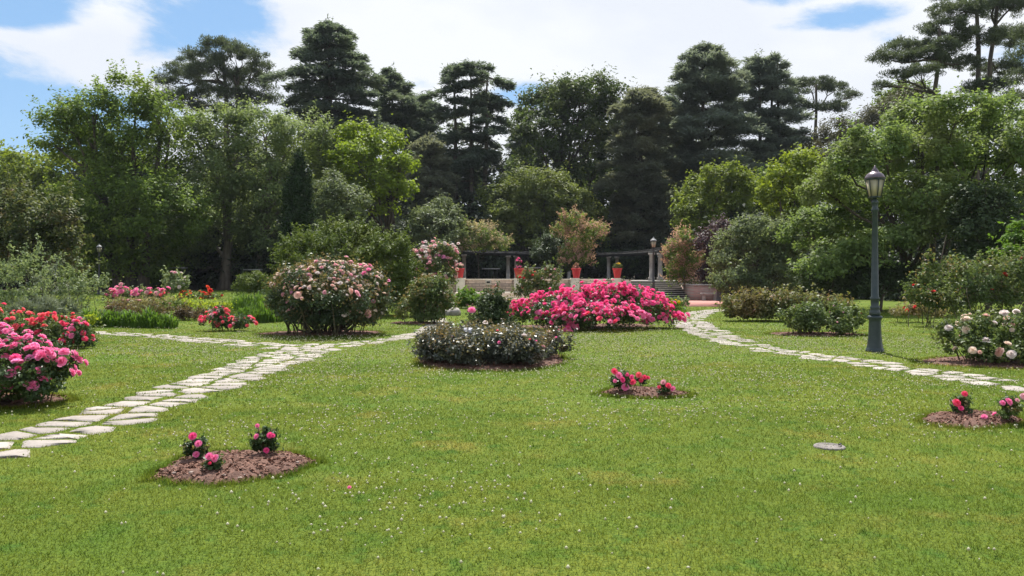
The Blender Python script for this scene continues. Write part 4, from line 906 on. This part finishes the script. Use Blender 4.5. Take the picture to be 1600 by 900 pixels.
    pine('pine_tree', 'dark pine with a rounded cloud shaped head behind the round topped tree', 350, 86, [(345,70,34,11),(318,90,38,12),(378,84,38,11),(402,105,22,12),(330,112,48,14),(388,124,38,16),(290,112,32,14),(262,125,20,12),(270,150,24,14),(340,145,52,15),(405,150,32,18),(370,172,38,12),(300,165,28,12)], 'pine', 211, [(352,348,90),(368,372,110)], .45, group='pines of the skyline')
    pine('pine_tree', 'small umbrella pine silhouetted between the blue cedars and the tall pines', 1272, 92, [(1270,130,34,7),(1240,145,22,7),(1305,138,26,8),(1322,150,18,6),(1258,165,22,6),(1300,168,28,8),(1238,185,18,6)], 'pine', 212, [(1272,1275,132)], .35, group='pines of the skyline', csize=.7)
    pine('pine_tree', 'tall pine reaching a long flat bough out over the spreading tree', 1462, 60, [(1480,45,40,14),(1420,72,42,10),(1393,90,32,8),(1450,88,42,11),(1400,116,20,6),(1374,135,16,6),(1500,100,34,12),(1440,112,34,9),(1478,70,30,10)], 'pine', 213, [(1462,1468,45)], .32, group='pines of the skyline', csize=.5, leaf=.24)
    pine('pine_tree', 'tallest pine with two slender trunks and tiers of needles up to the frame edge', 1525, 63, [(1500,15,48,12),(1560,12,48,14),(1530,58,46,12),(1580,60,38,18),(1545,-32,60,18),(1490,-15,40,14),(1562,108,42,12),(1545,135,40,10),(1585,-5,30,12)], 'pine', 214, [(1522,1528,-40),(1532,1560,-20)], .32, group='pines of the skyline', csize=.5, leaf=.24)
    pine('pine_tree', 'pine cut by the frame edge with a bare grey trunk beside the spreading tree', 1592, 44, [(1600,118,26,12),(1610,85,30,18),(1622,50,40,20),(1590,150,20,8),(1630,140,30,16)], 'pine', 215, [(1590,1612,40)], .24, group='pines of the skyline', csize=.45, leaf=.2, bark='pale_bark')
    T('pine_thicket', 'brownish green low pine in front of the umbrella pine', 'tree', 1330, 78, [(1290,215,38,14),(1340,195,44,18),(1390,178,40,20),(1300,245,58,20),(1368,228,58,30),(1430,190,40,38),(1420,152,24,18)], 'brown_pine', 216, .9, .34, 52, .35, aspect=.28, spread=2)
    T('distant_tree', 'green treetop peeping out above the brownish pine', 'tree', 1405, 88, [(1395,150,22,18),(1425,140,26,20),(1410,170,40,20),(1450,165,30,25)], 'mid', 217, .8, .32, 46, .3, spread=1.5)
    # cypress column
    r = rng_(221); Y = 40.; base = gbase(466, Y); root = thing('cypress', base, 'narrow dark cypress column in front of the round topped tree', 'tree')
    L = [(W(466, y, Y), np.array([w, w, 1.0])) for y, w in ((268,.30),(290,.55),(315,.70),(345,.80),(375,.85),(405,.86),(432,.8))]
    V, _ = crown(L, r, .2, .13, 60, .35, 2.0, 1.2, -1, up=.2, jit=.6, shoot=.2, grow=.6); build('crown', V, quadidx(len(V)//4), mat=LM['cypress'], parent=root)
    MB().tube(wob(base - np.array([0,0,.1]), W(466, 262, Y), 8, .03, r), np.linspace(.16, .02, 8), 8).build('trunk', M['bark'], root, smooth=True)
lm('sage_mid', (0.098, 0.149, 0.057), (0.207, 0.265, 0.115), (0.230, 0.282, 0.069), .25, transl=.48)
lm('dark_mid', (0.042, 0.072, 0.024), (0.090, 0.132, 0.042), (0.150, 0.180, 0.053), .22)
lm('bright_olive', (.10, .15, .022), (.18, .23, .035), (.15, .20, .03), .4, transl=.5)
lm('olive_layer', (.098, .160, .048), (.20, .275, .085), (.225, .255, .095), .35, transl=.48)
trees()

def floor():
    ax = np.linspace(-110, 110, 45); ay = np.linspace(51, 150, 34); X, Y = np.meshgrid(ax, ay)
    Y = Y + np.where(Y < 52, 2.5 * np.sin(X * .31) + 1.2 * np.sin(X * .83), 0); Z = gz(X, Y) + .012
    nx = len(ax); a = (np.arange(33)[:, None] * nx + np.arange(44)[None]); Q = np.stack([a, a + 1, a + nx + 1, a + nx], -1).reshape(-1, 4)
    V = np.stack([X, Y, Z], -1).reshape(-1, 3); keep = ~((V[Q][:, :, 0].max(1) > -8) & (V[Q][:, :, 0].min(1) < 18) & (V[Q][:, :, 1].min(1) < 66))
    o = build('woodland_floor', V, Q[keep], mat=M['forest']); tag(o, 'bare dark earth and leaf litter under the trees', kind='structure')
floor()
def copy_tree(o, parent=None):
    c = o.copy(); COL.objects.link(c)
    if parent: c.parent = parent
    for ch in o.children: copy_tree(ch, c)
    return c
def filler():
    r = rng_(300)
    # deep shade undergrowth that closes the foot of the wood
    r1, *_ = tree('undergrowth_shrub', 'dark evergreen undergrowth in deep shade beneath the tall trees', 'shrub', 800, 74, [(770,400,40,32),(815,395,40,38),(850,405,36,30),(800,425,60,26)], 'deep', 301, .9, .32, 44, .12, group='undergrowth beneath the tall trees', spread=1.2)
    x0, y0 = r1.location.x, r1.location.y; first = True
    for (x, y) in [(-48,72),(-42.5,70),(-37.5,75),(-33,68),(-28.5,72),(-24,69),(-20,73),(-16,70),(-12,74),(-8,76),(-3,75),(2,77),(7,76),(12,75),(17,72),(22,73),(27,66),(33,62),(38,58),(-53,66),(43,60),(-40,62),(-35.5,60),(-30.5,62),(-26,58.5),(-21.5,61),(-17,58),(-12.5,62),(-8,66),(19,60),(23,56),(28,52),(32,50)]:
        o = r1 if first else copy_tree(r1); first = False
        o.location = (x, y, float(gz(x, y)) - .05); o.rotation_euler = (0, 0, r.uniform(0, 6.28)); s = r.uniform(.85, 1.25); o.scale = (s, s, s * r.uniform(.9, 1.25))
    # dark trees standing further back in the wood
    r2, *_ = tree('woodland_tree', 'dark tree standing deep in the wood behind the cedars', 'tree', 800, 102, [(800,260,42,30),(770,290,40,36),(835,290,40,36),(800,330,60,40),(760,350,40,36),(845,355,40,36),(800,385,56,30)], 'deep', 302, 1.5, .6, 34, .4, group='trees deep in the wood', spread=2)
    first = True
    for (x, y, s) in [(-62,98,.9),(-53,104,1.05),(-45,100,.95),(-37,108,1.15),(-29,101,1.0),(-21,108,1.05),(-13,103,.9),(-5,106,1.1),(2,106,.9),(10,103,1.0),(18,108,1.1),(26,104,1.05),(34,100,1.1),(42,96,1.0),(50,90,1.0),(58,84,1.0)]:
        o = r2 if first else copy_tree(r2); first = False
        o.location = (x, y, float(gz(x, y)) - .05); o.rotation_euler = (0, 0, r.uniform(0, 6.28)); o.scale = (s, s, s)
filler()

# ------------------------------------------------------------------ roses and shrubs of the garden
def garden():
    r = rng_(7)
    # near pink rose bush
    b = np.array([-6.75, 9.95, .02]); L = [(np.array(c), np.array(R)) for c, R in (((-6.9, 10.1, .55), (.75, .6, .42)), ((-6.15, 9.9, .45), (.55, .5, .34)), ((-5.72, 9.85, .42), (.30, .36, .24)), ((-7.6, 10.2, .55), (.7, .6, .42)), ((-6.5, 9.75, .30), (.6, .4, .28)), ((-6.1, 9.7, .22), (.45, .35, .2)), ((-7.2, 9.7, .25), (.5, .4, .24)))]
    bush('rose_bush', 'lush rose bush with large clear pink blooms at the edge of the lawn', 'rose bush', b, L, 'rose', 401, .15, .055, 42, [(['pink', 'pink', 'magenta', 'pink', 'mauve'], 260, .054, -.1, .6, 100, 4)], nstem=26, stem_r=.009, stem_spread=.4)
    # coral row behind
    b = np.array([-10.1, 17.9, .0]); L = PL([(20,515,50,24),(75,515,45,24),(118,522,24,22),(-30,512,50,28),(60,528,50,16)], 17.9, depth=.8)
    bush('rose_bush', 'rose bush crowned with coral red blooms behind the large pink one', 'rose bush', b, L, 'rose_light', 402, .2, .075, 34, [(['coral', 'hot', 'coral'], 100, .07, .1, .5, 100, 2)], nstem=18, stem_spread=.6)
    b = np.array([-9.5, 17.3, 0]); L = PL([(120,518,16,20),(130,530,14,14),(110,533,14,12)], 17.3)
    bush('rose_bush', 'small rose bush dense with rosy pink blooms at the end of the coral row', 'rose bush', b, L, 'rose', 403, .13, .06, 22, [(['hot', 'pink'], 44, .052, -.4, .6)], nstem=8)
    # low pink bush by the cross path
    b = gbase(352, 23.2); L = PL([(336,500,22,14),(360,506,22,10),(383,505,16,10),(345,488,12,9)], 23.2)
    bush('rose_bush', 'low rounded rose bush thick with salmon pink blooms by the cross path', 'rose bush', b, L, 'rose', 404, .17, .075, 26, [(['hot', 'coral', 'pale'], 84, .062, -.35, .6)], nstem=8)
    # the tall shrub rose
    b = np.array([-5.05, 21.7, .02]); L = PL([(512,440,60,32,0),(470,450,44,32,-.1),(560,450,42,36,.1),(515,465,70,34,-.5),(455,475,32,24,.1),(575,476,30,28,0),(490,492,50,17,-.2),(545,492,50,17,-.3)], 21.7, depth=1.)
    root, _, rr = bush('rose_shrub', 'tall domed shrub rose on bare stems with pale pink flowers', 'rose bush', b, L, 'rose_deep', 405, .24, .075, 56, [(['pale', 'blush', 'blush', 'mauve'], 36, .075, -.1, .6, 60, 3), (['pink', 'pale'], 16, .06, .2, .5, 40, 2), (['white', 'pale'], 90, .055, .1, .4), (['blush', 'cream', 'white'], 200, .05, .4, .3, 60)], nstem=46, stem_r=.018, stem_spread=.5, zmin=-.85, tip=('rose_tip', 420, .075), dens=1.15)
    mb = MB()
    for k in range(26):
        a = rr.uniform(0, 6.28); q = b + np.array([math.cos(a) * .5 * rr.random(), math.sin(a) * .3 * rr.random(), -.05]); e = b + np.array([math.cos(a) * 1.15, math.sin(a) * .8, .75]) ; mb.tube(wob(q, e, 6, .18, rr), np.linspace(.035, .018, 6), 6)
    mb.build('bare_stem', M['bark'], root, smooth=True)
    # bronze tipped shrub
    b = gbase(664, 26.2); L = PL([(640,488,18,18),(672,452,24,22),(692,476,20,24),(655,470,22,22),(675,490,26,14)], 26.2)
    bush('photinia_shrub', 'small upright shrub with bronze tipped leaves beside the boulders', 'shrub', b, L, 'rose_light', 406, .22, .09, 40, nstem=20, stem_r=.02, stem_spread=.35, tip=('rose_tip', 110, .09), zmin=-.6, stem_mat='bark')
    # dark dome
    b = np.array([-.55, 22.6, 0]); L = PL([(770,498,31,32),(770,474,20,18),(760,510,26,20),(785,512,22,18)], 22.6)
    bush('evergreen_bush', 'small dark pointed evergreen bush between the two rose beds', 'shrub', b, L, 'dark', 407, .16, .085, 34, nstem=6, dens=1.2)
    # single pink rose standing out of the bed
    b = np.array([-.95, 16.6, .03]); t = W(737, 484, 16.6); root = thing('single_rose', b, 'single long rose stem with one pink bloom above the dark leaved bed', 'rose'); mb = MB().tube(wob(b, t, 6, .05, r), .007, 5); mb.build('stem', M['stem'], root)
    put_blooms(root, [t], [np.array([0, -.5, .8])], ['pink'], .062, r); C = np.array([b * (1 - f) + t * f for f in r.uniform(.45, .92, 34)]) + r.normal(size=(34, 3)) * .05; V = leaf_quads(C, r.normal(size=(34, 3)) + np.array([0, 0, .6]), .06, .6, r); build('foliage', V, quadidx(34), mat=LM['rose'], parent=root)
    # round bed of dark leaved roses
    L = []
    for k in range(52):
        a, f = r.uniform(0, 6.28), math.sqrt(r.random()) * .97; x, y = -.35 + 1.30 * f * math.cos(a), 15.15 + 1.68 * f * math.sin(a); h = r.uniform(.22, .31); L.append((np.array([x, y, h + .02]), np.array([.29, .29, h])))
    b = np.array([-.35, 15.15, .03])
    bush('rose_bed', 'round bed of low glossy dark leaved roses with few blooms', 'rose bed', b, L, 'rose_blue', 408, .12, .058, 24, [(['hot', 'pink', 'pale'], 24, .036, .2, .5), (['white', 'cream'], 3, .045, .6, .0)], nstem=90, stem_r=.008, stem_spread=.95, tip=('rose_tip', 620, .05), dens=.85, shoot=.12)
    # big mass of bright pink roses
    L = PL([(850,485,46,22,-.2),(905,478,50,26,0),(955,474,48,28,.1),(1000,482,44,26,0),(1035,496,26,16,-.2),(820,492,22,16,-.2),(940,495,70,18,-.7),(880,500,40,14,-.7),(920,465,30,16,.6),(985,465,30,14,.5)], 24.2, depth=.8)
    b = np.array([2.35, 24.3, .02])
    bush('rose_bush', 'broad sprawling rose bush covered with masses of vivid pink blooms', 'rose bush', b, L, 'rose', 409, .24, .085, 30, [(['magenta', 'hot', 'magenta', 'magenta', 'pink', 'pink'], 760, .074, .0, .4, 100, 4), (['hot', 'pink'], 130, .07, -.4, .85, 1, 5)], nstem=20, stem_spread=1.2)
    b = gbase(1036, 29); L = PL([(1030,472,18,9),(1046,478,18,11),(1060,484,10,7)], 29)
    bush('flowering_plant', 'low green plant with yellow flowers behind the vivid pink roses', 'plant', b, L, 'herb', 410, .2, .1, 26, [(['yellow'], 16, .06, .3, .4)], nstem=4)
    b = gbase(1066, 36); L = PL([(1060,474,9,5),(1070,472,7,6)], 36); bush('small_shrub', 'tiny grey green shrub at the edge of the red terrace', 'shrub', b, L, 'grey_green', 411, .16, .1, 16, nstem=4)
    # beds on the other side of the path
    L = PL([(1165,475,36,20),(1210,472,44,18),(1255,476,44,16),(1300,480,34,14),(1180,485,40,14),(1155,488,20,10)], 28.0, depth=.8); b = gbase(1215, 28)
    bush('rose_bed', 'wide bed of olive leaved roses with scattered cream buds beyond the path', 'rose bed', b, L, 'rose_olive', 412, .22, .10, 44, [(['cream', 'pale'], 10, .04, .3, .3)], nstem=16, stem_spread=1.3, tip=('rose_tip', 150, .085))
    L = PL([(1245,495,26,18),(1285,492,30,20),(1325,496,28,18),(1285,508,50,12)], 21.4, depth=.8); b = gbase(1285, 21.4)
    bush('rose_bush', 'low green rose bush with a few pink blooms in front of the olive bed', 'rose bush', b, L, 'rose_light', 413, .17, .075, 34, [(['mauve', 'pink', 'pale'], 9, .045, .1, .6)], nstem=22, stem_spread=.7)
    # cream roses
    b = np.array([9.5, 14.5, .02]); L = PL([(1490,528,26,24,.2),(1530,518,34,28,0),(1580,518,36,30,.1),(1628,525,40,34,0),(1530,548,34,18,-.3),(1585,552,36,18,-.4),(1478,516,14,12,.2)], 14.5, depth=.9)
    bush('rose_bush', 'rose bush bearing large cream blooms beside the flagstone path', 'rose bush', b, L, 'rose_light', 414, .17, .062, 44, [(['cream', 'cream', 'blush', 'white'], 42, .066, -.05, .6)], nstem=40, stem_r=.01, stem_spread=.75)
    # tall roses with red blooms
    L = PL([(1450,450,30,24,0),(1490,435,34,28,.5),(1530,435,38,26,-.4),(1575,430,40,30,0),(1470,470,40,16,-.5),(1545,465,50,22,-.4),(1610,440,40,40,0),(1440,470,24,14,0),(1452,412,10,16,.2)], 25, depth=.7); b = gbase(1520, 25)
    bush('rose_hedge', 'tall loose rose hedge with a few red blooms behind the cream roses', 'rose bush', b, L, 'rose_light', 415, .26, .095, 40, [(['red', 'hot'], 11, .065, -.1, .7)], nstem=40, stem_r=.016, stem_spread=1.6, tip=('rose_tip', 110, .09), shoot=.22)
    L = PL([(1405,487,16,6),(1435,484,22,9),(1468,487,18,8)], 27); b = gbase(1437, 27)
    bush('low_plant', 'low tan leaved border plant at the foot of the tall rose hedge', 'plant', b, L, 'tan', 416, .18, .09, 20, [(['red'], 3, .05, .3, .4)], nstem=4)
    # tall blush climbing rose by the wall
    b = gbase(684, 46); L = PL([(684,395,26,16,0),(664,402,16,16,-.3),(706,400,12,14,0),(680,415,28,18,-.2),(690,432,26,14,0),(665,430,14,16,0)], 46)
    bush('rose_shrub', 'tall rose shrub smothered in blush white flowers beside the wall', 'rose bush', b, L, 'rose_light', 417, .34, .14, 34, [(['blush', 'pale', 'white'], 170, .11, .05, .35, 100, 2), (['mauve'], 14, .11, -.5, .9, 20, 3)], nstem=14, stem_r=.03, stem_spread=.4)
    # shrubs round the terrace
    b = gbase(735, 38); L = PL([(728,466,20,11),(745,468,16,9),(720,472,14,7)], 38); bush('leafy_plant', 'bright green big leaved plant before the basin', 'plant', b, L, 'herb', 418, .25, .16, 26, nstem=6)
    b = gbase(700, 38); L = PL([(700,470,16,9),(690,458,10,10)], 38.5); bush('low_plant', 'low cream flecked plant at the foot of the blush rose', 'plant', b, L, 'variegated', 419, .2, .1, 22, nstem=4)
    for px, sp, m, cols, lab, sd in ((826, [(826,440,16,18),(824,456,15,12)], 'rose_tip', ['red','coral'], 'slender rose bush with red blooms before the long wall', 420), (858, [(858,440,18,22),(857,458,17,13)], 'rose_light', ['blush','pale'], 'slender rose bush with buff blooms before the long wall', 421)):
        bush('rose_bush', lab, 'rose bush', np.array([(px-800)/F*42, 42, .05]), PL(sp, 42), 'rose_light', sd, .26, .11, 36, [(cols, 9, .07, .2, .5)], nstem=14, stem_r=.014, tip=('rose_tip', 40, .1), shoot=.3)
    b = gbase(770, 33); L = PL([(768,462,10,7),(775,455,5,9),(762,466,8,5)], 33); bush('rose_bush', 'small rose bush with dusky pink young growth before the basin', 'rose bush', b, L, 'rose', 422, .16, .09, 22, [(['pale','blush'], 6, .05, .2, .4)], nstem=8, tip=('plume_pink', 26, .08), shoot=.4)
    b = gbase(800, 31); L = PL([(805,478,26,7),(832,474,24,6)], 33); bush('low_plant', 'low yellow green border plant behind the vivid pink roses', 'plant', b, L, 'tan', 423, .2, .1, 20, nstem=4)
    # hedge dome behind the tall shrub rose
    L = PL([(540,368,46,20,0),(480,385,40,22,0),(592,385,46,22,0),(540,400,74,36,-.6),(455,412,32,30,0),(622,420,28,42,0),(612,460,32,36,0),(540,445,86,42,0),(470,455,40,34,0)], 31, depth=.9); b = gbase(540, 31)
    bush('yew_bush', 'broad dark hedge like bush with olive green top behind the tall shrub rose', 'shrub', b, L, 'hedge', 424, .3, .13, 60, nstem=14, stem_r=.04, stem_spread=.7, shoot=.28, aspect=.35, stem_mat='bark')
    # garden on the far side of the cross path
    L = PL([(20,410,30,30,0),(40,440,36,34,0),(5,450,30,34,0),(70,400,18,16,0),(35,470,40,22,0)], 27); bush('variegated_shrub', 'tall airy shrub with cream edged leaves at the edge of the garden', 'shrub', gbase(30, 27), L, 'variegated', 431, .24, .09, 22, nstem=22, stem_r=.012, stem_spread=.4, shoot=.4, dens=.42, up=.4)
    L = PL([(115,430,22,22,0),(125,455,28,26,0),(150,450,20,14,0),(110,475,26,16,0)], 27.5); bush('variegated_shrub', 'shorter airy shrub with cream edged leaves beside the daylilies', 'shrub', gbase(122, 27.5), L, 'variegated', 432, .22, .09, 22, nstem=20, stem_r=.012, stem_spread=.35, shoot=.4, dens=.5)
    L = PL([(75,430,20,18,0),(78,450,24,14,0)], 30); bush('grey_shrub', 'thin grey leaved shrub between the two cream edged shrubs', 'shrub', gbase(76, 30), L, 'lavender', 433, .24, .1, 22, nstem=16, shoot=.4, dens=.8)
    L = PL([(70,480,34,12,0),(105,488,26,10,0),(45,485,30,10,0)], 25.5); bush('lavender_clump', 'soft grey green lavender clump behind the coral roses', 'plant', gbase(75, 25.5), L, 'lavender', 434, .16, .16, 44, nstem=0, aspect=.12, up=.1, outw=.2, jit=.5, grow=1.2)
    L = PL([(195,459,22,6,0),(220,460,22,6,0),(245,461,18,6,0),(172,463,10,5,0)], 37); bush('rose_row', 'low row of pink roses before the dark trees', 'rose bed', gbase(212, 37), L, 'grey_green', 435, .28, .13, 26, [(['pink','pale','pink'], 64, .10, .2, .5, 100, 3), (['coral'], 8, .10, .0, .9)], nstem=8)
    L = PL([(274,440,15,16,0),(282,450,12,12,0),(268,452,12,10,0)], 38); bush('rose_bush', 'silvery white rose bush with one pink bloom by the tree trunks', 'rose bush', gbase(275, 38), L, 'variegated', 436, .26, .12, 26, [(['pale'], 2, .14, .6, .3), (['white'], 14, .07, .0, .5)], nstem=10, shoot=.25)
    L = PL([(312,463,12,3.5,0),(332,463,12,3.5,0),(292,463,10,3,0)], 39.5); bush('rose_row', 'low strip of scarlet roses on the sunlit grass under the trees', 'rose bed', gbase(316, 39.5), L, 'rose_light', 437, .2, .11, 18, [(['orange_red','red'], 38, .10, .1, .4, 100, 2)], nstem=4)
    L = PL([(392,440,26,12,0),(380,452,16,10,0),(405,452,18,10,0),(395,432,14,7,0)], 39); bush('weeping_conifer', 'low weeping conifer mound with drooping green shoots', 'shrub', gbase(393, 39), L, 'hedge', 438, .3, .15, 46, nstem=4, aspect=.25, shoot=.0)
    for sp, Y, m, nm, lab, sd in (([(215,476,34,8,0),(252,476,22,7,0),(185,480,20,6,0)], 31, 'tan', 'heather_clump', 'low straw coloured heather mound flecked with pink', 441), ([(182,486,24,8,0),(225,487,28,8,0)], 28.5, 'heather', 'heather_clump', 'brown heather mound behind the daylilies', 442), ([(268,488,22,9,0),(300,492,22,10,0)], 27.5, 'heather', 'heather_clump', 'reddish brown heather mound near the end of the cross path', 443), ([(300,478,20,5,0),(335,479,24,6,0),(282,476,14,4,0)], 30, 'chartreuse', 'ground_cover', 'yellow green low plant beyond the salmon pink rose bush', 444), ([(265,478,20,8,0),(330,492,34,8,0)], 29, 'hedge', 'low_plant', 'low olive plant among the heather mounds', 445)):
        bush(nm, lab, 'plant', gbase(sp[0][0], Y), PL(sp, Y), m, sd, .2, .085, 30, [(['pale'], 10, .05, .2, .4)] if sd == 441 else None, nstem=3, group='heather and low plants of the border')
    # strap leaved clumps
    def blades(name, label, c0, rx, ry, n, h, w, mat, seed, group=None, lean=.55):
        r = rng_(seed); root = tag(empty(name, c0), label, 'plant', group); a = r.uniform(0, 6.28, n); f = np.sqrt(r.random(n)); P = np.column_stack([c0[0] + rx * f * np.cos(a), c0[1] + ry * f * np.sin(a)]); z = gz(P[:, 0], P[:, 1]); B = np.column_stack([P, z - .02])
        la = r.uniform(0, 6.28, n); hh = h * r.uniform(.45, 1.15, n) * (1.1 - .45 * f ** 2) * (1 + .28 * np.sin(P[:, 0] * 9 + seed) * np.sin(P[:, 1] * 7)); ld = np.column_stack([np.cos(la), np.sin(la), np.zeros(n)]); s = np.column_stack([-np.sin(la), np.cos(la), np.zeros(n)]) * w * .5
        pts = []
        for t, up_, ww in ((0, 0, .7), (.4, .62, 1.), (.75, .95, .8), (1., .98 , .1)): pts.append((B + ld * (hh * lean * t * t * r.uniform(.5, 1.2, n))[:, None] + np.array([0, 0, 1.]) * (hh * up_)[:, None], ww))
        V = np.stack([q + sg * s * ww for q, ww in pts for sg in (-1, 1)], 1); Q = (np.arange(n)[:, None, None] * 8 + np.array([(0,1,3,2),(2,3,5,4),(4,5,7,6)])[None]).reshape(-1, 4)
        build('foliage', V.reshape(-1, 3), Q, mat=LM[mat], parent=root); return root
    for i, (px, Y, lab) in enumerate(((150, 24.6, 'strap leaved daylily clump beside the shorter cream edged shrub'), (190, 24.6, 'strap leaved daylily clump in front of the brown heather'), (232, 24.4, 'strap leaved daylily clump nearest the reddish heather'))):
        blades('daylily_clump', lab, gbase(px, Y), .66, .42, 800, .46, .03, 'grass_tall', 451 + i, 'daylilies along the cross path')
    blades('daylily_clump', 'small strap leaved daylily tuft at the end of the row', gbase(262, 24.2), .3, .3, 240, .42, .028, 'herb', 455, 'daylilies along the cross path')
    blades('ornamental_grass', 'bright green tall grass clump behind the salmon pink rose bush', gbase(405, 27), .8, .6, 1100, .55, .028, 'grass_tall', 456, 'tall grass clumps', .3); blades('ornamental_grass', 'taller bright green grass clump below the weeping conifer', gbase(392, 31.5), 1.0, .6, 1100, .62, .03, 'grass_tall', 457, 'tall grass clumps', .3)
    blades('ornamental_grass', 'dark green grass clump under the tall airy shrub', gbase(20, 26), 1.3, .5, 900, .5, .026, 'herb', 458, 'tall grass clumps', .5)
    bush('sprig_plant', 'yellow green sprig growing out of the daylilies', 'plant', gbase(140, 23.8), PL([(143,498,8,6),(136,504,8,5)], 23.8), 'chartreuse', 459, .1, .09, 10, nstem=5)
    # young roses in the mulch beds
    def young(px, py, h, w, n, cols, label, seed, leafn=1.0, size=.027, tips=6):
        b = G(px, py); Yb = b[1]; b = b + np.array([0, 0, .03]); hh, ww = h / F * Yb, w / F * Yb / 2
        L = [(b + np.array([0, 0, hh * .42]), np.array([ww * .85, ww * .8, hh * .36])), (b + np.array([ww * .2, 0, hh * .68]), np.array([ww * .5, ww * .5, hh * .2]))]
        root, _, r = bush('young_rose', label, 'rose bush', b, L, 'rose', seed, ww * .34, .042, 9 * leafn, None, 'young roses in the mulch beds', nstem=9, stem_r=.005, stem_spread=.025, aspect=.66, shoot=.1, tip=('rose_tip', tips, .04) if tips else None)
        Ps = []; 
        for fx, fz in n: Ps.append(b + np.array([fx * ww * 1.1, -ww * .75, fz * hh * 1.02]))
        put_blooms(root, Ps, [np.array([r.normal() * .3, -.75, .6]) for _ in Ps], cols, size, r)
        mb = MB()
        for p in Ps: mb.tube(wob(b + np.array([0, 0, hh * .2]), p, 5, .015, r), .004, 5)
        mb.build('flower_stem', M['stem'], root)
    young(306, 725, 40, 40, [(.05, 1.0), (.45, .72), (.3, .3)], ['magenta', 'pink'], 'young dark leaved rose with two hot pink blooms on the kidney shaped bed', 461)
    young(414, 719, 50, 42, [(-.3, 1.0), (.55, .72), (.75, .70), (-.35, .68), (.3, .25)], ['pink', 'magenta'], 'taller young rose with pink blooms on both sides of the kidney shaped bed', 462)
    young(333, 743, 26, 34, [(-.05, 1.0), (.4, .92), (.0, .6)], ['hot', 'pink'], 'lowest young rose with a cluster of bright blooms fronting the kidney shaped bed', 463, .7, .026)
    young(970, 617, 36, 36, [(-.6, .95), (-.25, .78), (.4, .82), (-.55, .55), (.25, .28), (.75, .72), (.0, .6), (.85, .5)], ['pink', 'magenta', 'hot'], 'bushiest young rose with many pink blooms in the bed amid the lawn', 464, 1.2, .042)
    young(999, 607, 20, 24, [(-.2, .95), (.5, .75), (.9, .7), (.1, .5)], ['hot', 'coral'], 'small young rose with coral pink blooms behind the bushiest one', 465, .8, .038)
    young(1036, 620, 21, 30, [(-.5, .62), (-.1, .95), (.35, .7), (.8, .5)], ['pale', 'hot', 'pink'], 'thin young rose with mixed pale and pink blooms at the end of its bed', 466, .8, .034)
    young(1502, 654, 36, 34, [(-.1, 1.0), (-.75, .62), (-.4, .38)], ['hot', 'magenta'], 'young rose with two hot pink blooms low on its side near the stone cover', 467, 1.0, .036)
    young(1573, 662, 42, 40, [(-.7, .72), (-.3, .75), (.3, .8), (.8, .95)], ['pale', 'pink', 'hot'], 'young rose with a row of pale and pink blooms on top, near the frame edge', 468, 1.0, .033)
    # fallen blooms
    for px, py, lab in ((1538, 662, 'fallen pink bloom lying on the mulch between the two young roses'), (1555, 658, 'fallen pink bloom close to the pale topped young rose'), (546, 768, 'fallen pink bloom lying alone in the grass')):
        q = G(px, py) + np.array([0, 0, .07 if px > 1000 else .03]); o = bpy.data.objects.new('fallen_bloom', bloom_mesh('pink', 0)); COL.objects.link(o); o.location = tuple(q); s = .032 if px > 1000 else .014; o.scale = (s, s, s); o.rotation_euler = (.5, .4, px); tag(o, lab, 'flower', 'fallen blooms')
lm('rose_deep', (0.033, 0.060, 0.027), (0.083, 0.123, 0.054), (0.150, 0.150, 0.060), .9, rough=.45, spec=.3, transl=.3, plo=.55)
lm('rose_olive', (0.095, 0.115, 0.038), (0.189, 0.196, 0.068), (0.216, 0.169, 0.068), 1.0, rough=.5, spec=.25)
lm('hedge', (0.060, 0.094, 0.022), (0.120, 0.168, 0.036), (0.156, 0.192, 0.036), .9, transl=.35)
garden()
for o in list(bpy.data.objects):
    if '_o' in o: del o['_o']
